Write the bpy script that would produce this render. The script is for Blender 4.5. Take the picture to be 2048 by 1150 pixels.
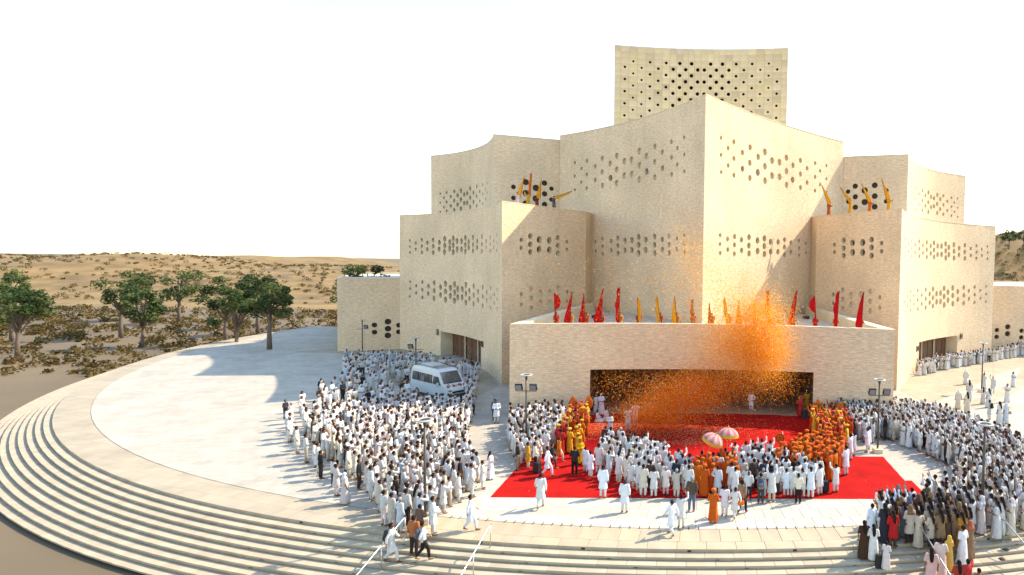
import bpy, bmesh, math, random
import numpy as np
from mathutils import Vector, Matrix
from mathutils.geometry import delaunay_2d_cdt
rnd = random.Random(7)
PI = math.pi
for o in list(bpy.data.objects): bpy.data.objects.remove(o)
S = bpy.context.scene
C = S.collection

# ------------------------------------------------------------------ camera
FPX, CX, CY, CAMH = 1200.0, 1413.0, 575.0, 12.4      # focal length and principal point in pixels of the 2048 x 1150 photograph
PIT, ROL = math.radians(2.4615), math.radians(0.963)
F_ = Vector((0, math.cos(PIT), -math.sin(PIT))); R_ = Vector((1, 0, 0)); U_ = R_.cross(F_)
R2 = R_ * math.cos(ROL) + U_ * math.sin(ROL); U2 = U_ * math.cos(ROL) - R_ * math.sin(ROL)
cd = bpy.data.cameras.new('camera'); cam = bpy.data.objects.new('camera', cd); C.objects.link(cam)
cd.sensor_width = 36; cd.sensor_fit = 'HORIZONTAL'; cd.lens = 36 * FPX / 2048
cd.shift_x = -(CX - 1024) / 2048; cd.clip_start = 0.5; cd.clip_end = 6000
cam.matrix_world = Matrix(((R2.x, U2.x, -F_.x, 0), (R2.y, U2.y, -F_.y, 0), (R2.z, U2.z, -F_.z, CAMH), (0, 0, 0, 1)))
S.camera = cam
S.render.resolution_x = 1024; S.render.resolution_y = 575

# ------------------------------------------------------------------ sky, sun, exposure
SUN_EL, SUN_AZ = math.radians(43.5), math.radians(63.5)      # azimuth from +Y towards +X
w = bpy.data.worlds.new('World'); S.world = w; w.use_nodes = True
nt = w.node_tree; bg = nt.nodes['Background']
sky = nt.nodes.new('ShaderNodeTexSky'); sky.sky_type = 'NISHITA'; sky.sun_disc = False
sky.sun_elevation = SUN_EL; sky.sun_rotation = SUN_AZ; sky.air_density = 1.4; sky.dust_density = 0.6; sky.ozone_density = 2.0; sky.altitude = 0
nt.links.new(sky.outputs[0], bg.inputs[0]); bg.inputs[1].default_value = 0.15
sl = bpy.data.lights.new('sun', 'SUN'); sl.energy = 3.0; sl.angle = math.radians(0.6); sl.color = (1.0, 0.88, 0.70)
so = bpy.data.objects.new('sun', sl); C.objects.link(so)
sd = Vector((math.sin(SUN_AZ) * math.cos(SUN_EL), math.cos(SUN_AZ) * math.cos(SUN_EL), math.sin(SUN_EL)))
so.rotation_euler = sd.to_track_quat('Z', 'Y').to_euler(); so.location = (60, 40, 80)
S.view_settings.view_transform = 'Standard'; S.view_settings.look = 'None'
S.view_settings.exposure = 1.7; S.view_settings.gamma = 1.0

# ------------------------------------------------------------------ pixel -> place helpers
def ray(x, y): return F_ + R2 * ((x - CX) / FPX) - U2 * ((y - CY) / FPX)
def gp(x, y, z=0.0):
    d = ray(x, y); t = (z - CAMH) / d.z
    return Vector((d.x * t, d.y * t, z))
def atd(x, y, Y):
    d = ray(x, y); t = Y / d.y
    return Vector((d.x * t, Y, CAMH + d.z * t))
def pj(P):
    d = Vector(P) - Vector((0, 0, CAMH)); q = d.dot(F_)
    return CX + FPX * d.dot(R2) / q, CY - FPX * d.dot(U2) / q
BX, BY, BT = -0.36, 55.9, -0.022                          # ridge of the hall and the turn of its axis
def bw(u, v, z=0.0):
    c, s = math.cos(BT), math.sin(BT)
    return Vector((BX + u * c + v * s, BY - u * s + v * c, z))

# ------------------------------------------------------------------ materials
def lin(r, g, b):
    f = lambda c: (c / 255 / 12.92) if c / 255 <= 0.04045 else ((c / 255 + 0.055) / 1.055) ** 2.4
    return (f(r), f(g), f(b))
MATS = {}
def mat(name, col=(0.5, 0.5, 0.5), rough=0.8, metal=0.0, spec=0.3, var=0.12, scale=3.0, bump=0.0, bscale=30.0, source=None, coord='Object', transl=0.0):
    """Principled material; colour from a constant, the object colour or a colour attribute, with noise variation."""
    m = bpy.data.materials.new(name); MATS[name] = m; m.use_nodes = True
    n = m.node_tree.nodes; l = m.node_tree.links; b = n['Principled BSDF']
    b.inputs['Roughness'].default_value = rough; b.inputs['Metallic'].default_value = metal
    b.inputs['Specular IOR Level'].default_value = spec
    if source == 'object':
        oi = n.new('ShaderNodeObjectInfo'); src = oi.outputs['Color']
    elif source == 'attr':
        at = n.new('ShaderNodeAttribute'); at.attribute_name = 'Col'; src = at.outputs['Color']
    else:
        rg = n.new('ShaderNodeRGB'); rg.outputs[0].default_value = (*col, 1); src = rg.outputs[0]
    tc = n.new('ShaderNodeTexCoord')
    nz = n.new('ShaderNodeTexNoise'); nz.inputs['Scale'].default_value = scale; nz.inputs['Detail'].default_value = 5
    l.new(tc.outputs[coord], nz.inputs['Vector'])
    mr = n.new('ShaderNodeMapRange'); mr.inputs[1].default_value = 0.25; mr.inputs[2].default_value = 0.75
    mr.inputs[3].default_value = 1 - var; mr.inputs[4].default_value = 1 + var
    l.new(nz.outputs['Fac'], mr.inputs[0])
    mx = n.new('ShaderNodeMix'); mx.data_type = 'RGBA'; mx.blend_type = 'MULTIPLY'; mx.inputs[0].default_value = 1
    l.new(src, mx.inputs[6]); l.new(mr.outputs[0], mx.inputs[7]); l.new(mx.outputs[2], b.inputs['Base Color'])
    if bump:
        n2 = n.new('ShaderNodeTexNoise'); n2.inputs['Scale'].default_value = bscale; n2.inputs['Detail'].default_value = 4
        l.new(tc.outputs[coord], n2.inputs['Vector'])
        bp = n.new('ShaderNodeBump'); bp.inputs['Strength'].default_value = bump; bp.inputs['Distance'].default_value = 0.02
        l.new(n2.outputs['Fac'], bp.inputs['Height']); l.new(bp.outputs[0], b.inputs['Normal'])
    if transl:
        tr = n.new('ShaderNodeBsdfTranslucent'); ms = n.new('ShaderNodeMixShader'); ms.inputs[0].default_value = transl
        l.new(mx.outputs[2], tr.inputs['Color']); l.new(b.outputs[0], ms.inputs[1]); l.new(tr.outputs[0], ms.inputs[2])
        l.new(ms.outputs[0], n['Material Output'].inputs[0])
    return m

def stone_material():
    """Thin strips of split-face sandstone laid in running courses (UV in metres)."""
    m = bpy.data.materials.new('split_face_stone'); MATS['stone'] = m; m.use_nodes = True
    n = m.node_tree.nodes; l = m.node_tree.links; b = n['Principled BSDF']
    b.inputs['Roughness'].default_value = 0.9; b.inputs['Specular IOR Level'].default_value = 0.2
    uv = n.new('ShaderNodeUVMap'); uv.uv_map = 'UVMap'
    br = n.new('ShaderNodeTexBrick'); br.offset = 0.37; br.inputs['Scale'].default_value = 1.0
    br.inputs['Brick Width'].default_value = 0.46; br.inputs['Row Height'].default_value = 0.075
    br.inputs['Mortar Size'].default_value = 0.006; br.inputs['Mortar Smooth'].default_value = 0.2; br.inputs['Bias'].default_value = -0.15
    br.inputs['Color1'].default_value = (0.86, 0.65, 0.44, 1); br.inputs['Color2'].default_value = (0.75, 0.55, 0.36, 1); br.inputs['Mortar'].default_value = (0.46, 0.34, 0.19, 1)
    l.new(uv.outputs[0], br.inputs['Vector'])
    mp = n.new('ShaderNodeMapping'); mp.inputs['Scale'].default_value = (1.3, 7.0, 1); l.new(uv.outputs[0], mp.inputs[0])
    nz = n.new('ShaderNodeTexNoise'); nz.inputs['Scale'].default_value = 1.6; nz.inputs['Detail'].default_value = 6; nz.inputs['Roughness'].default_value = 0.7
    l.new(mp.outputs[0], nz.inputs['Vector'])
    cr = n.new('ShaderNodeValToRGB'); e = cr.color_ramp.elements
    e[0].position = 0.30; e[0].color = (0.66, 0.62, 0.56, 1); e[1].position = 0.62; e[1].color = (1.08, 1.05, 1.0, 1)
    l.new(nz.outputs['Fac'], cr.inputs[0])
    nl = n.new('ShaderNodeTexNoise'); nl.inputs['Scale'].default_value = 0.16; nl.inputs['Detail'].default_value = 4; l.new(uv.outputs[0], nl.inputs['Vector'])
    m2 = n.new('ShaderNodeMapRange'); m2.inputs[1].default_value = 0.3; m2.inputs[2].default_value = 0.7; m2.inputs[3].default_value = 0.9; m2.inputs[4].default_value = 1.1; l.new(nl.outputs['Fac'], m2.inputs[0])
    a = n.new('ShaderNodeMix'); a.data_type = 'RGBA'; a.blend_type = 'MULTIPLY'; a.inputs[0].default_value = 1; l.new(br.outputs['Color'], a.inputs[6]); l.new(cr.outputs[0], a.inputs[7])
    mv = n.new('ShaderNodeMapping'); mv.inputs['Scale'].default_value = (0.6, 0.12, 1); l.new(uv.outputs[0], mv.inputs[0]); nv = n.new('ShaderNodeTexNoise'); nv.inputs['Scale'].default_value = 1.0; nv.inputs['Detail'].default_value = 5; l.new(mv.outputs[0], nv.inputs['Vector'])
    m3 = n.new('ShaderNodeMapRange'); m3.inputs[1].default_value = 0.28; m3.inputs[2].default_value = 0.55; m3.inputs[3].default_value = 0.94; m3.inputs[4].default_value = 1.0; l.new(nv.outputs['Fac'], m3.inputs[0]); mm = n.new('ShaderNodeMath'); mm.operation = 'MULTIPLY'; l.new(m2.outputs[0], mm.inputs[0]); l.new(m3.outputs[0], mm.inputs[1])
    a2 = n.new('ShaderNodeMix'); a2.data_type = 'RGBA'; a2.blend_type = 'MULTIPLY'; a2.inputs[0].default_value = 1; l.new(a.outputs[2], a2.inputs[6]); l.new(mm.outputs[0], a2.inputs[7])
    l.new(a2.outputs[2], b.inputs['Base Color'])
    hm = n.new('ShaderNodeMath'); hm.operation = 'MULTIPLY_ADD'; hm.inputs[1].default_value = 0.6
    l.new(nz.outputs['Fac'], hm.inputs[0]); l.new(br.outputs['Fac'], hm.inputs[2])
    inv = n.new('ShaderNodeMath'); inv.operation = 'SUBTRACT'; inv.inputs[0].default_value = 1; l.new(br.outputs['Fac'], inv.inputs[1]); l.new(inv.outputs[0], hm.inputs[2])
    bp = n.new('ShaderNodeBump'); bp.inputs['Strength'].default_value = 0.5; bp.inputs['Distance'].default_value = 0.05
    l.new(hm.outputs[0], bp.inputs['Height']); l.new(bp.outputs[0], b.inputs['Normal'])
    return m
stone_material()

def paving_material(name, c1, c2, mortar, bw_, bh_, rot=0.0):
    m = bpy.data.materials.new(name); MATS[name] = m; m.use_nodes = True
    n = m.node_tree.nodes; l = m.node_tree.links; b = n['Principled BSDF']; b.inputs['Roughness'].default_value = 0.75; b.inputs['Specular IOR Level'].default_value = 0.25
    tc = n.new('ShaderNodeTexCoord'); mp = n.new('ShaderNodeMapping'); mp.inputs['Rotation'].default_value[2] = rot; l.new(tc.outputs['Object'], mp.inputs[0])
    br = n.new('ShaderNodeTexBrick'); br.offset = 0.5; br.inputs['Scale'].default_value = 1; br.inputs['Brick Width'].default_value = bw_; br.inputs['Row Height'].default_value = bh_
    br.inputs['Mortar Size'].default_value = 0.008; br.inputs['Color1'].default_value = (*c1, 1); br.inputs['Color2'].default_value = (*c2, 1); br.inputs['Mortar'].default_value = (*mortar, 1)
    l.new(mp.outputs[0], br.inputs['Vector'])
    nz = n.new('ShaderNodeTexNoise'); nz.inputs['Scale'].default_value = 0.35; nz.inputs['Detail'].default_value = 7; nz.inputs['Roughness'].default_value = 0.65; l.new(tc.outputs['Object'], nz.inputs['Vector'])
    mr = n.new('ShaderNodeMapRange'); mr.inputs[1].default_value = 0.3; mr.inputs[2].default_value = 0.7; mr.inputs[3].default_value = 0.76; mr.inputs[4].default_value = 1.06; l.new(nz.outputs['Fac'], mr.inputs[0])
    mx = n.new('ShaderNodeMix'); mx.data_type = 'RGBA'; mx.blend_type = 'MULTIPLY'; mx.inputs[0].default_value = 1; l.new(br.outputs['Color'], mx.inputs[6]); l.new(mr.outputs[0], mx.inputs[7]); l.new(mx.outputs[2], b.inputs['Base Color'])
    return m
paving_material('paving_pale', (0.42, 0.365, 0.285), (0.365, 0.32, 0.25), (0.19, 0.16, 0.12), 0.9, 0.6)
paving_material('paving_beige', (0.36, 0.295, 0.20), (0.325, 0.265, 0.18), (0.2, 0.16, 0.11), 0.9, 0.9, 0.3)
mat('slab', source='object', rough=0.75, var=0.15, scale=1.1, bump=0.15, bscale=14)
mat('panel', source='object', rough=0.85, var=0.12, scale=1.2, bump=0.2, bscale=10)
mat('step_stone', (0.36, 0.28, 0.185), rough=0.85, var=0.18, scale=1.7, bump=0.25, bscale=18)
mat('niche', (0.62, 0.475, 0.30), rough=0.85, var=0.15, scale=2)
mat('coping', (0.64, 0.505, 0.32), rough=0.8, var=0.1, scale=1.0)
mat('roof', (0.46, 0.40, 0.31), rough=0.9, var=0.15, scale=0.6)
mat('hole_shade', (0.03, 0.022, 0.016), rough=0.9, var=0.2)
mat('glass_dark', (0.05, 0.033, 0.022), rough=0.45, spec=0.2, var=0.1)
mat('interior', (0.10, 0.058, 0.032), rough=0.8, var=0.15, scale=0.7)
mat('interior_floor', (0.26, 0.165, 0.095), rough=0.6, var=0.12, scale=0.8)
mat('wood', (0.13, 0.06, 0.03), rough=0.6, var=0.3, scale=4)
mat('carpet', (0.33, 0.0085, 0.0065), rough=0.97, spec=0.05, var=0.24, scale=0.7, bump=0.4, bscale=120)
mat('carpet_sun', (0.62, 0.012, 0.016), rough=0.97, spec=0.05, var=0.12, scale=2.0, bump=0.4, bscale=120)
mat('metal_dark', (0.09, 0.075, 0.06), rough=0.5, metal=0.4, var=0.15)
mat('steel', (0.55, 0.52, 0.47), rough=0.32, metal=0.9, var=0.08)
mat('white_metal', (0.40, 0.36, 0.31), rough=0.45, var=0.05)
mat('black', (0.018, 0.016, 0.015), rough=0.6, var=0.2)
mat('lens', (0.16, 0.16, 0.17), rough=0.15, spec=0.6, var=0.05)
mat('skin', source='object', rough=0.6, var=0.06, scale=6)
mc = mat('cloth', source='object', rough=0.92, spec=0.1, var=0.14, scale=5, bump=1.0, bscale=7, transl=0.08)
for nd in list(mc.node_tree.nodes):
    if nd.type == 'BUMP':
        nd.inputs['Distance'].default_value = 0.05; hz_ = nd.inputs['Height'].links[0].from_node; mpp = mc.node_tree.nodes.new('ShaderNodeMapping'); mpp.inputs['Scale'].default_value = (1.6, 1.6, 0.4); src_ = hz_.inputs['Vector'].links[0].from_socket; mc.node_tree.links.new(src_, mpp.inputs[0]); mc.node_tree.links.new(mpp.outputs[0], hz_.inputs['Vector'])
mat('crowd', source='attr', rough=0.9, spec=0.1, var=0.08, scale=6)
mat('eye', (0.012, 0.008, 0.007), rough=0.3, var=0.1)
mat('flag', source='object', rough=0.85, spec=0.1, var=0.12, scale=3, transl=0.3)
mat('petal', source='attr', rough=0.8, spec=0.1, var=0.05, transl=0.65)
mat('van_paint', (0.52, 0.52, 0.50), rough=0.28, spec=0.5, var=0.04)
mat('van_glass', (0.05, 0.055, 0.055), rough=0.08, spec=0.6, var=0.05)
mat('rubber', (0.02, 0.02, 0.02), rough=0.85, var=0.15)
mat('gold', (0.52, 0.27, 0.015), rough=0.6, var=0.2, scale=8)
mat('canvas_white', (0.44, 0.29, 0.27), rough=0.85, var=0.12, scale=30, transl=0.2)
mat('canvas_pink', (0.42, 0.13, 0.12), rough=0.85, var=0.12, scale=30, transl=0.2)
mat('marigold', (0.36, 0.08, 0.008), rough=0.9, var=0.35, scale=25)
mat('letter', (0.05, 0.035, 0.025), rough=0.5, var=0.05)
mat('bark', (0.14, 0.10, 0.07), rough=0.95, var=0.25, scale=6, bump=0.5)
mat('leaf', source='attr', rough=0.8, spec=0.15, var=0.15, transl=0.25)
mat('ground_soil', (0.125, 0.09, 0.05), rough=0.95, var=0.3, scale=0.05)
mat('hill', (0.17, 0.105, 0.036), rough=0.95, var=0.45, scale=0.12, bump=0.6, bscale=0.6)
mat('orange_paint', (0.48, 0.085, 0.008), rough=0.7, var=0.2, scale=5)

# ------------------------------------------------------------------ mesh helpers
class MB:
    def __init__(s): s.v = []; s.f = []; s.mi = []
    def add(s, vs, fs, mi=0):
        o = len(s.v); s.v += [tuple(v) for v in vs]; s.f += [tuple(i + o for i in f) for f in fs]; s.mi += [mi] * len(fs)
    def box(s, c, d, mi=0, M=None):
        x, y, z = [k / 2 for k in d]
        vs = [Vector((sx * x, sy * y, sz * z)) for sx in (-1, 1) for sy in (-1, 1) for sz in (-1, 1)]
        vs = [(M @ v if M else v) + Vector(c) for v in vs]
        s.add(vs, [(0, 1, 3, 2), (4, 6, 7, 5), (0, 4, 5, 1), (2, 3, 7, 6), (0, 2, 6, 4), (1, 5, 7, 3)], mi)
    def tube(s, pts, rad, n=8, mi=0, cap=True):
        pts = [Vector(p) for p in pts]
        if not isinstance(rad, (list, tuple)): rad = [rad] * len(pts)
        rings = []
        for i, p in enumerate(pts):
            d = (pts[min(i + 1, len(pts) - 1)] - pts[max(i - 1, 0)]).normalized()
            a = d.orthogonal().normalized() if abs(d.z) > 0.99 else d.cross(Vector((0, 0, 1))).normalized()
            if abs(d.z) > 0.99: a = Vector((1, 0, 0))
            b = d.cross(a).normalized()
            rings.append([p + (a * math.cos(2 * PI * k / n) + b * math.sin(2 * PI * k / n)) * rad[i] for k in range(n)])
        vs = [v for r in rings for v in r]
        fs = [(i * n + k, i * n + (k + 1) % n, (i + 1) * n + (k + 1) % n, (i + 1) * n + k) for i in range(len(pts) - 1) for k in range(n)]
        if cap: fs += [tuple(range(n))[::-1], tuple((len(pts) - 1) * n + k for k in range(n))]
        s.add(vs, fs, mi)
    def loft(s, rings, mi=0, cap=True):
        n = len(rings[0]); vs = [v for r in rings for v in r]
        fs = [(i * n + k, i * n + (k + 1) % n, (i + 1) * n + (k + 1) % n, (i + 1) * n + k) for i in range(len(rings) - 1) for k in range(n)]
        if cap: fs += [tuple(range(n))[::-1], tuple((len(rings) - 1) * n + k for k in range(n))]
        s.add(vs, fs, mi)
    def sphere(s, c, r, nu=10, nv=6, mi=0, keep=None):
        if not isinstance(r, (tuple, list)): r = (r, r, r)
        rings = []
        for j in range(nv + 1):
            t = PI * j / nv
            rings.append([Vector((c[0] + r[0] * math.sin(t) * math.cos(2 * PI * k / nu), c[1] + r[1] * math.sin(t) * math.sin(2 * PI * k / nu), c[2] - r[2] * math.cos(t))) for k in range(nu)])
        vs = [v for q in rings for v in q]
        fs = [(i * nu + k, i * nu + (k + 1) % nu, (i + 1) * nu + (k + 1) % nu, (i + 1) * nu + k) for i in range(nv) for k in range(nu)]
        if keep: fs = [f for f in fs if keep(sum((vs[i] for i in f), Vector()) / 4)]
        s.add(vs, fs, mi)
    def mesh(s, name, mats, smooth=False):
        me = bpy.data.meshes.new(name); me.from_pydata(s.v, [], s.f)
        for m in (mats if isinstance(mats, (list, tuple)) else [mats]): me.materials.append(MATS[m] if isinstance(m, str) else m)
        me.polygons.foreach_set('material_index', s.mi)
        if smooth: me.polygons.foreach_set('use_smooth', [True] * len(s.f))
        me.update(); return me
    def build(s, name, mats, parent=None, smooth=False): return link(name, s.mesh(name, mats, smooth), parent)
def link(name, me, parent=None, loc=None, rz=None):
    o = bpy.data.objects.new(name, me); C.objects.link(o)
    if parent: o.parent = parent
    if loc is not None: o.location = loc
    if rz is not None: o.rotation_euler = (0, 0, rz)
    return o
def tag(o, label=None, cat=None, group=None, kind=None):
    if label: o['label'] = label
    if cat: o['category'] = cat
    if group: o['group'] = group
    if kind: o['kind'] = kind
    return o
def thing(name, loc, label, cat, group=None, rz=0.0):
    o = link(name, None, None, loc, rz); o.empty_display_size = 0.3
    return tag(o, label, cat, group)
def copy_tree(o, parent=None):
    c = o.copy(); C.objects.link(c)
    if parent: c.parent = parent
    for ch in list(o.children): copy_tree(ch, c)
    return c
def flat_sheet(name, pts, z, m, parent=None):
    b = MB(); b.add([(p[0], p[1], z) for p in pts], [tuple(range(len(pts)))]); return b.build(name, m, parent)

# ------------------------------------------------------------------ ground, plaza, steps
RC = Vector((-1.75, 92.88)); RLIP, RDRAIN, RIN = 67.53, 65.55, 60.15
def ring_pt(R, a, z=0.0): return Vector((RC.x + R * math.sin(a), RC.y - R * math.cos(a), z))      # a = 0 points to the camera side
g = tag(flat_sheet('ground', [(-3000, -400), (3000, -400), (3000, 4000), (-3000, 4000)], -1.62, 'ground_soil'), kind='structure')
# pale plaza sheet (disc), beige apron round the building
pl = [ring_pt(RIN, -1.75 + 3.5 * i / 90) for i in range(91)]
pl = [(p.x, p.y) for p in pl] + [(90, 150), (-90, 150)]
tag(flat_sheet('plaza', pl, 0.0, 'paving_pale'), kind='structure')
def arc_band(name, r0, r1, a0, a1, z, m, n=60, cen=RC):
    b = MB(); vs = []
    for i in range(n + 1):
        a = a0 + (a1 - a0) * i / n
        for r in (r0, r1): vs.append((cen.x + r * math.sin(a), cen.y - r * math.cos(a), z))
    b.add(vs, [(2 * i, 2 * i + 1, 2 * i + 3, 2 * i + 2) for i in range(n)]); return b.build(name, m)
# beds under the separate slabs
tag(arc_band('plaza_bed', RIN - 0.02, RLIP - 0.03, -1.75, 1.75, -0.03, 'paving_beige', 140), kind='structure')
def slab_mesh(name, r0, r1, da, gap, th, m, bev=0.006):
    """one paving slab of a ring, centred at angle 0, top at z = 0"""
    b = MB(); rings = []
    for z, ins in ((-th, 0.0), (-bev, 0.0), (0.0, bev)):
        a = da / 2 - (gap / 2 + ins) / r0; q0, q1 = r0 + gap / 2 + ins, r1 - gap / 2 - ins
        rings.append([(q0 * math.sin(t), -q0 * math.cos(t), z) for t in (-a, a)] + [(q1 * math.sin(t), -q1 * math.cos(t), z) for t in (a, a * 0.33, -a * 0.33, -a)])
    rings = [[Vector(p) for p in r] for r in rings]
    b.loft(rings); return b.mesh(name, m)
paving = tag(link('plaza_paving', None, None, (RC.x, RC.y, 0)), kind='structure')
npc = 0
def slab_ring(r0, r1, wid, base, jit, a0=-0.20, a1=0.265, gap=0.014, off=0.0, name='paving_slab', parent=paving, dz=0.0, th=0.05, m='slab'):
    da = wid / r1; me = slab_mesh(name, r0, r1, da, gap, th, m); n0 = math.floor(a0 / da); n1 = math.ceil(a1 / da)
    for k in range(n0, n1):
        o = link(name, me, parent, (0, 0, dz + rnd.uniform(-0.0025, 0.0025)), (k + off) * da)
        q = 1 + rnd.uniform(-jit, jit); o.color = (base[0] * q, base[1] * q * rnd.uniform(0.98, 1.01), base[2] * q * rnd.uniform(0.95, 1.02), 1)
BEI = (0.355, 0.285, 0.185); PAL = (0.40, 0.35, 0.275)
slab_ring(RLIP - 0.72, RLIP - 0.0, 1.3, BEI, 0.05)
slab_ring(RDRAIN + 0.02, RLIP - 0.72, 0.92, BEI, 0.07, off=0.3)
for k in range(5): slab_ring(RDRAIN - 0.02 - 1.07 * (k + 1), RDRAIN - 0.02 - 1.07 * k, 0.96, PAL, 0.07, off=0.5 * (k % 2), a0=-0.17, a1=0.19)
# rest of these rings towards the edges of the place
def ring_rest(name, r0, r1, spans, m, z=0.0):
    for s0, s1 in spans: tag(arc_band(name, r0, r1, s0, s1, z - 0.004, m, 40), kind='structure')
ring_rest('paving_band', RDRAIN + 0.02, RLIP, ((-1.75, -0.2085), (0.2725, 1.75)), 'paving_beige')
ring_rest('paving_field', RIN, RDRAIN - 0.02, ((-1.75, -0.176), (0.196, 1.75)), 'paving_pale')
# drain slots along the joint of the two pavings
sl_me = MB(); sl_me.box((0, 0, 0), (0.035, 0.30, 0.012)); sl_me = sl_me.mesh('drain_slot', 'black')
for k in range(-27, 20):
    a = k * 0.44 / RDRAIN * 1.04 + 0.003
    if rnd.random() < 0.08: continue
    p = ring_pt(RDRAIN - 0.05, a, 0.0045); o = link('drain_slot', sl_me, paving, (p.x - RC.x, p.y - RC.y, p.z), a)
# steps going down towards the camera
steps = tag(link('steps', None, None, (RC.x, RC.y, 0)), kind='structure')
TR, RI = 0.40, 0.155
light_me = MB(); light_me.box((0, 0, 0), (0.16, 0.03, 0.08)); light_me = light_me.mesh('step_light', 'black')
for k in range(9):
    r0 = RLIP + TR * k - 0.02; r1 = RLIP + TR * (k + 1); zt = -RI * (k + 1)
    if k == 0: r1 += 0.0
    da = 1.25 / r1; me = slab_mesh('tread', r0 + 0.0, r1 + 0.03, da, 0.010, RI * 0.52, 'slab', 0.008)
    off = 0.37 * (k % 3)
    for j in range(-13, 17):
        o = link('tread', me, steps, (0, 0, zt + rnd.uniform(-0.002, 0.002)), (j + off) * da)
        q = rnd.uniform(0.9, 1.06); o.color = (0.36 * q, 0.295 * q, 0.2 * q, 1)
    aa, ab = (-13 + off - 0.5) * da, (16 + off + 0.5) * da
    # riser under the tread above
    def riser(nm, a0, a1, n, kind=None):
        b = MB(); vs = []
        for i in range(n + 1):
            a = a0 + (a1 - a0) * i / n
            vs += [((r0 + 0.0) * math.sin(a), -(r0 + 0.0) * math.cos(a), zt + RI * 0.97), ((r0 + 0.0) * math.sin(a), -(r0 + 0.0) * math.cos(a), zt - 0.02)]
        b.add(vs, [(2 * i, 2 * i + 1, 2 * i + 3, 2 * i + 2) for i in range(n)]); o = b.build(nm, 'step_stone', steps)
        return o
    riser('riser', -1.75, 1.75, 160)
    for s0, s1 in ((-1.75, aa), (ab, 1.75)):
        b = MB(); vs = []; n = 50
        for i in range(n + 1):
            a = s0 + (s1 - s0) * i / n
            for r, z in ((r0, zt), (r1 + 0.03, zt), (r1 + 0.03, zt - RI * 0.5)): vs.append((r * math.sin(a), -r * math.cos(a), z))
        b.add(vs, [f for i in range(n) for f in ((3 * i, 3 * i + 1, 3 * i + 4, 3 * i + 3), (3 * i + 1, 3 * i + 2, 3 * i + 5, 3 * i + 4))]); b.build('tread_run', 'step_stone', steps)
    for j in range(-4, 6):
        a = (j * 4.6 + (k % 2) * 2.3 - 1.1 * (k % 3) + 1.2) / RLIP; rr = r0 + 0.012
        link('step_light', light_me, steps, (rr * math.sin(a), -rr * math.cos(a), zt + RI * 0.48), a)
# edge of the top landing
b = MB(); vs = []
for i in range(161):
    a = -1.75 + 3.5 * i / 160
    vs += [((RLIP + 0.0) * math.sin(a), -RLIP * math.cos(a), -0.008), (RLIP * math.sin(a), -RLIP * math.cos(a), -0.08)]
b.add(vs, [(2 * i, 2 * i + 1, 2 * i + 3, 2 * i + 2) for i in range(160)]); b.build('landing_edge', 'step_stone', steps)

# beige apron round the building and curved bands on the plaza
def band_sheet(name, inner, outer, z, m):
    b = MB(); n = len(inner); b.add([(p[0], p[1], z) for p in inner] + [(p[0], p[1], z) for p in outer], [(i, i + 1, n + i + 1, n + i) for i in range(n - 1)]); return tag(b.build(name, m), kind='structure')
for s in (1, -1):
    wall = [bw(s * u, v) for u, v in ((19.6, 2.3), (23.0, 9.3), (27.0, 14.5), (33.5, 20.3), (41, 25.5), (47, 27))]
    out = [bw(s * u, v) for u, v in ((20.2, -3.2), (27.5, 4.0), (32.5, 10.3), (38.5, 16.0), (45, 20.5), (52, 21.5))]
    band_sheet('apron_path', wall, out, 0.004, 'paving_beige')
    e1 = [gp(*q) for q in ((1830, 822), (1900, 813), (1962, 795), (2010, 772), (2040, 745), (2044, 722))]; e2 = [gp(*q) for q in ((1840, 838), (1910, 828), (1975, 808), (2030, 785), (2060, 760), (2075, 730))]
    o1 = [(p.x if s > 0 else -0.7 - p.x, p.y) for p in e1]; o2 = [(p.x if s > 0 else -0.7 - p.x, p.y) for p in e2]
    band_sheet('paving_stripe', o1, o2, 0.009, 'paving_beige')
#@@BUILDING
# ------------------------------------------------------------------ the building
def arc(p0, p1, sag, cen, n):
    """points from p0 to p1 bowed towards cen by sag metres"""
    p0 = Vector(p0[:2]); p1 = Vector(p1[:2]); d = p1 - p0; nrm = Vector((-d.y, d.x)).normalized()
    if nrm.dot(Vector(cen[:2]) - (p0 + p1) / 2) < 0: nrm = -nrm
    return [p0 + d * t + nrm * sag * 4 * t * (1 - t) for t in [i / n for i in range(n + 1)]]
class Wall:
    def __init__(s, path):
        s.p = path; s.L = [0.0]
        for a, b in zip(path, path[1:]): s.L.append(s.L[-1] + (b - a).length)
        s.len = s.L[-1]
    def at(s, q):
        q = min(max(q, 0), s.len)
        for i in range(len(s.L) - 1):
            if q <= s.L[i + 1] + 1e-9:
                t = (q - s.L[i]) / (s.L[i + 1] - s.L[i]); return s.p[i].lerp(s.p[i + 1], t)
        return s.p[-1]
    def tan(s, q): return (s.at(min(q + 0.3, s.len)) - s.at(max(q - 0.3, 0))).normalized()
    def pix(s, x, y):
        """arc length and height of the wall point seen at photograph pixel x, y"""
        best = None; N = 400; prev = None
        for i in range(N + 1):
            q = s.len * i / N; p = s.at(q); z = 12.0
            for _ in range(2):
                d = ray(x, y); dd = math.hypot(p.x, p.y); t = dd / math.hypot(d.x, d.y); z = CAMH + d.z * t
            e = pj((p.x, p.y, z))[0] - x
            if best is None or abs(e) < best[0]: best = (abs(e), q, z)
        return best[1], best[2]
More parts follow.
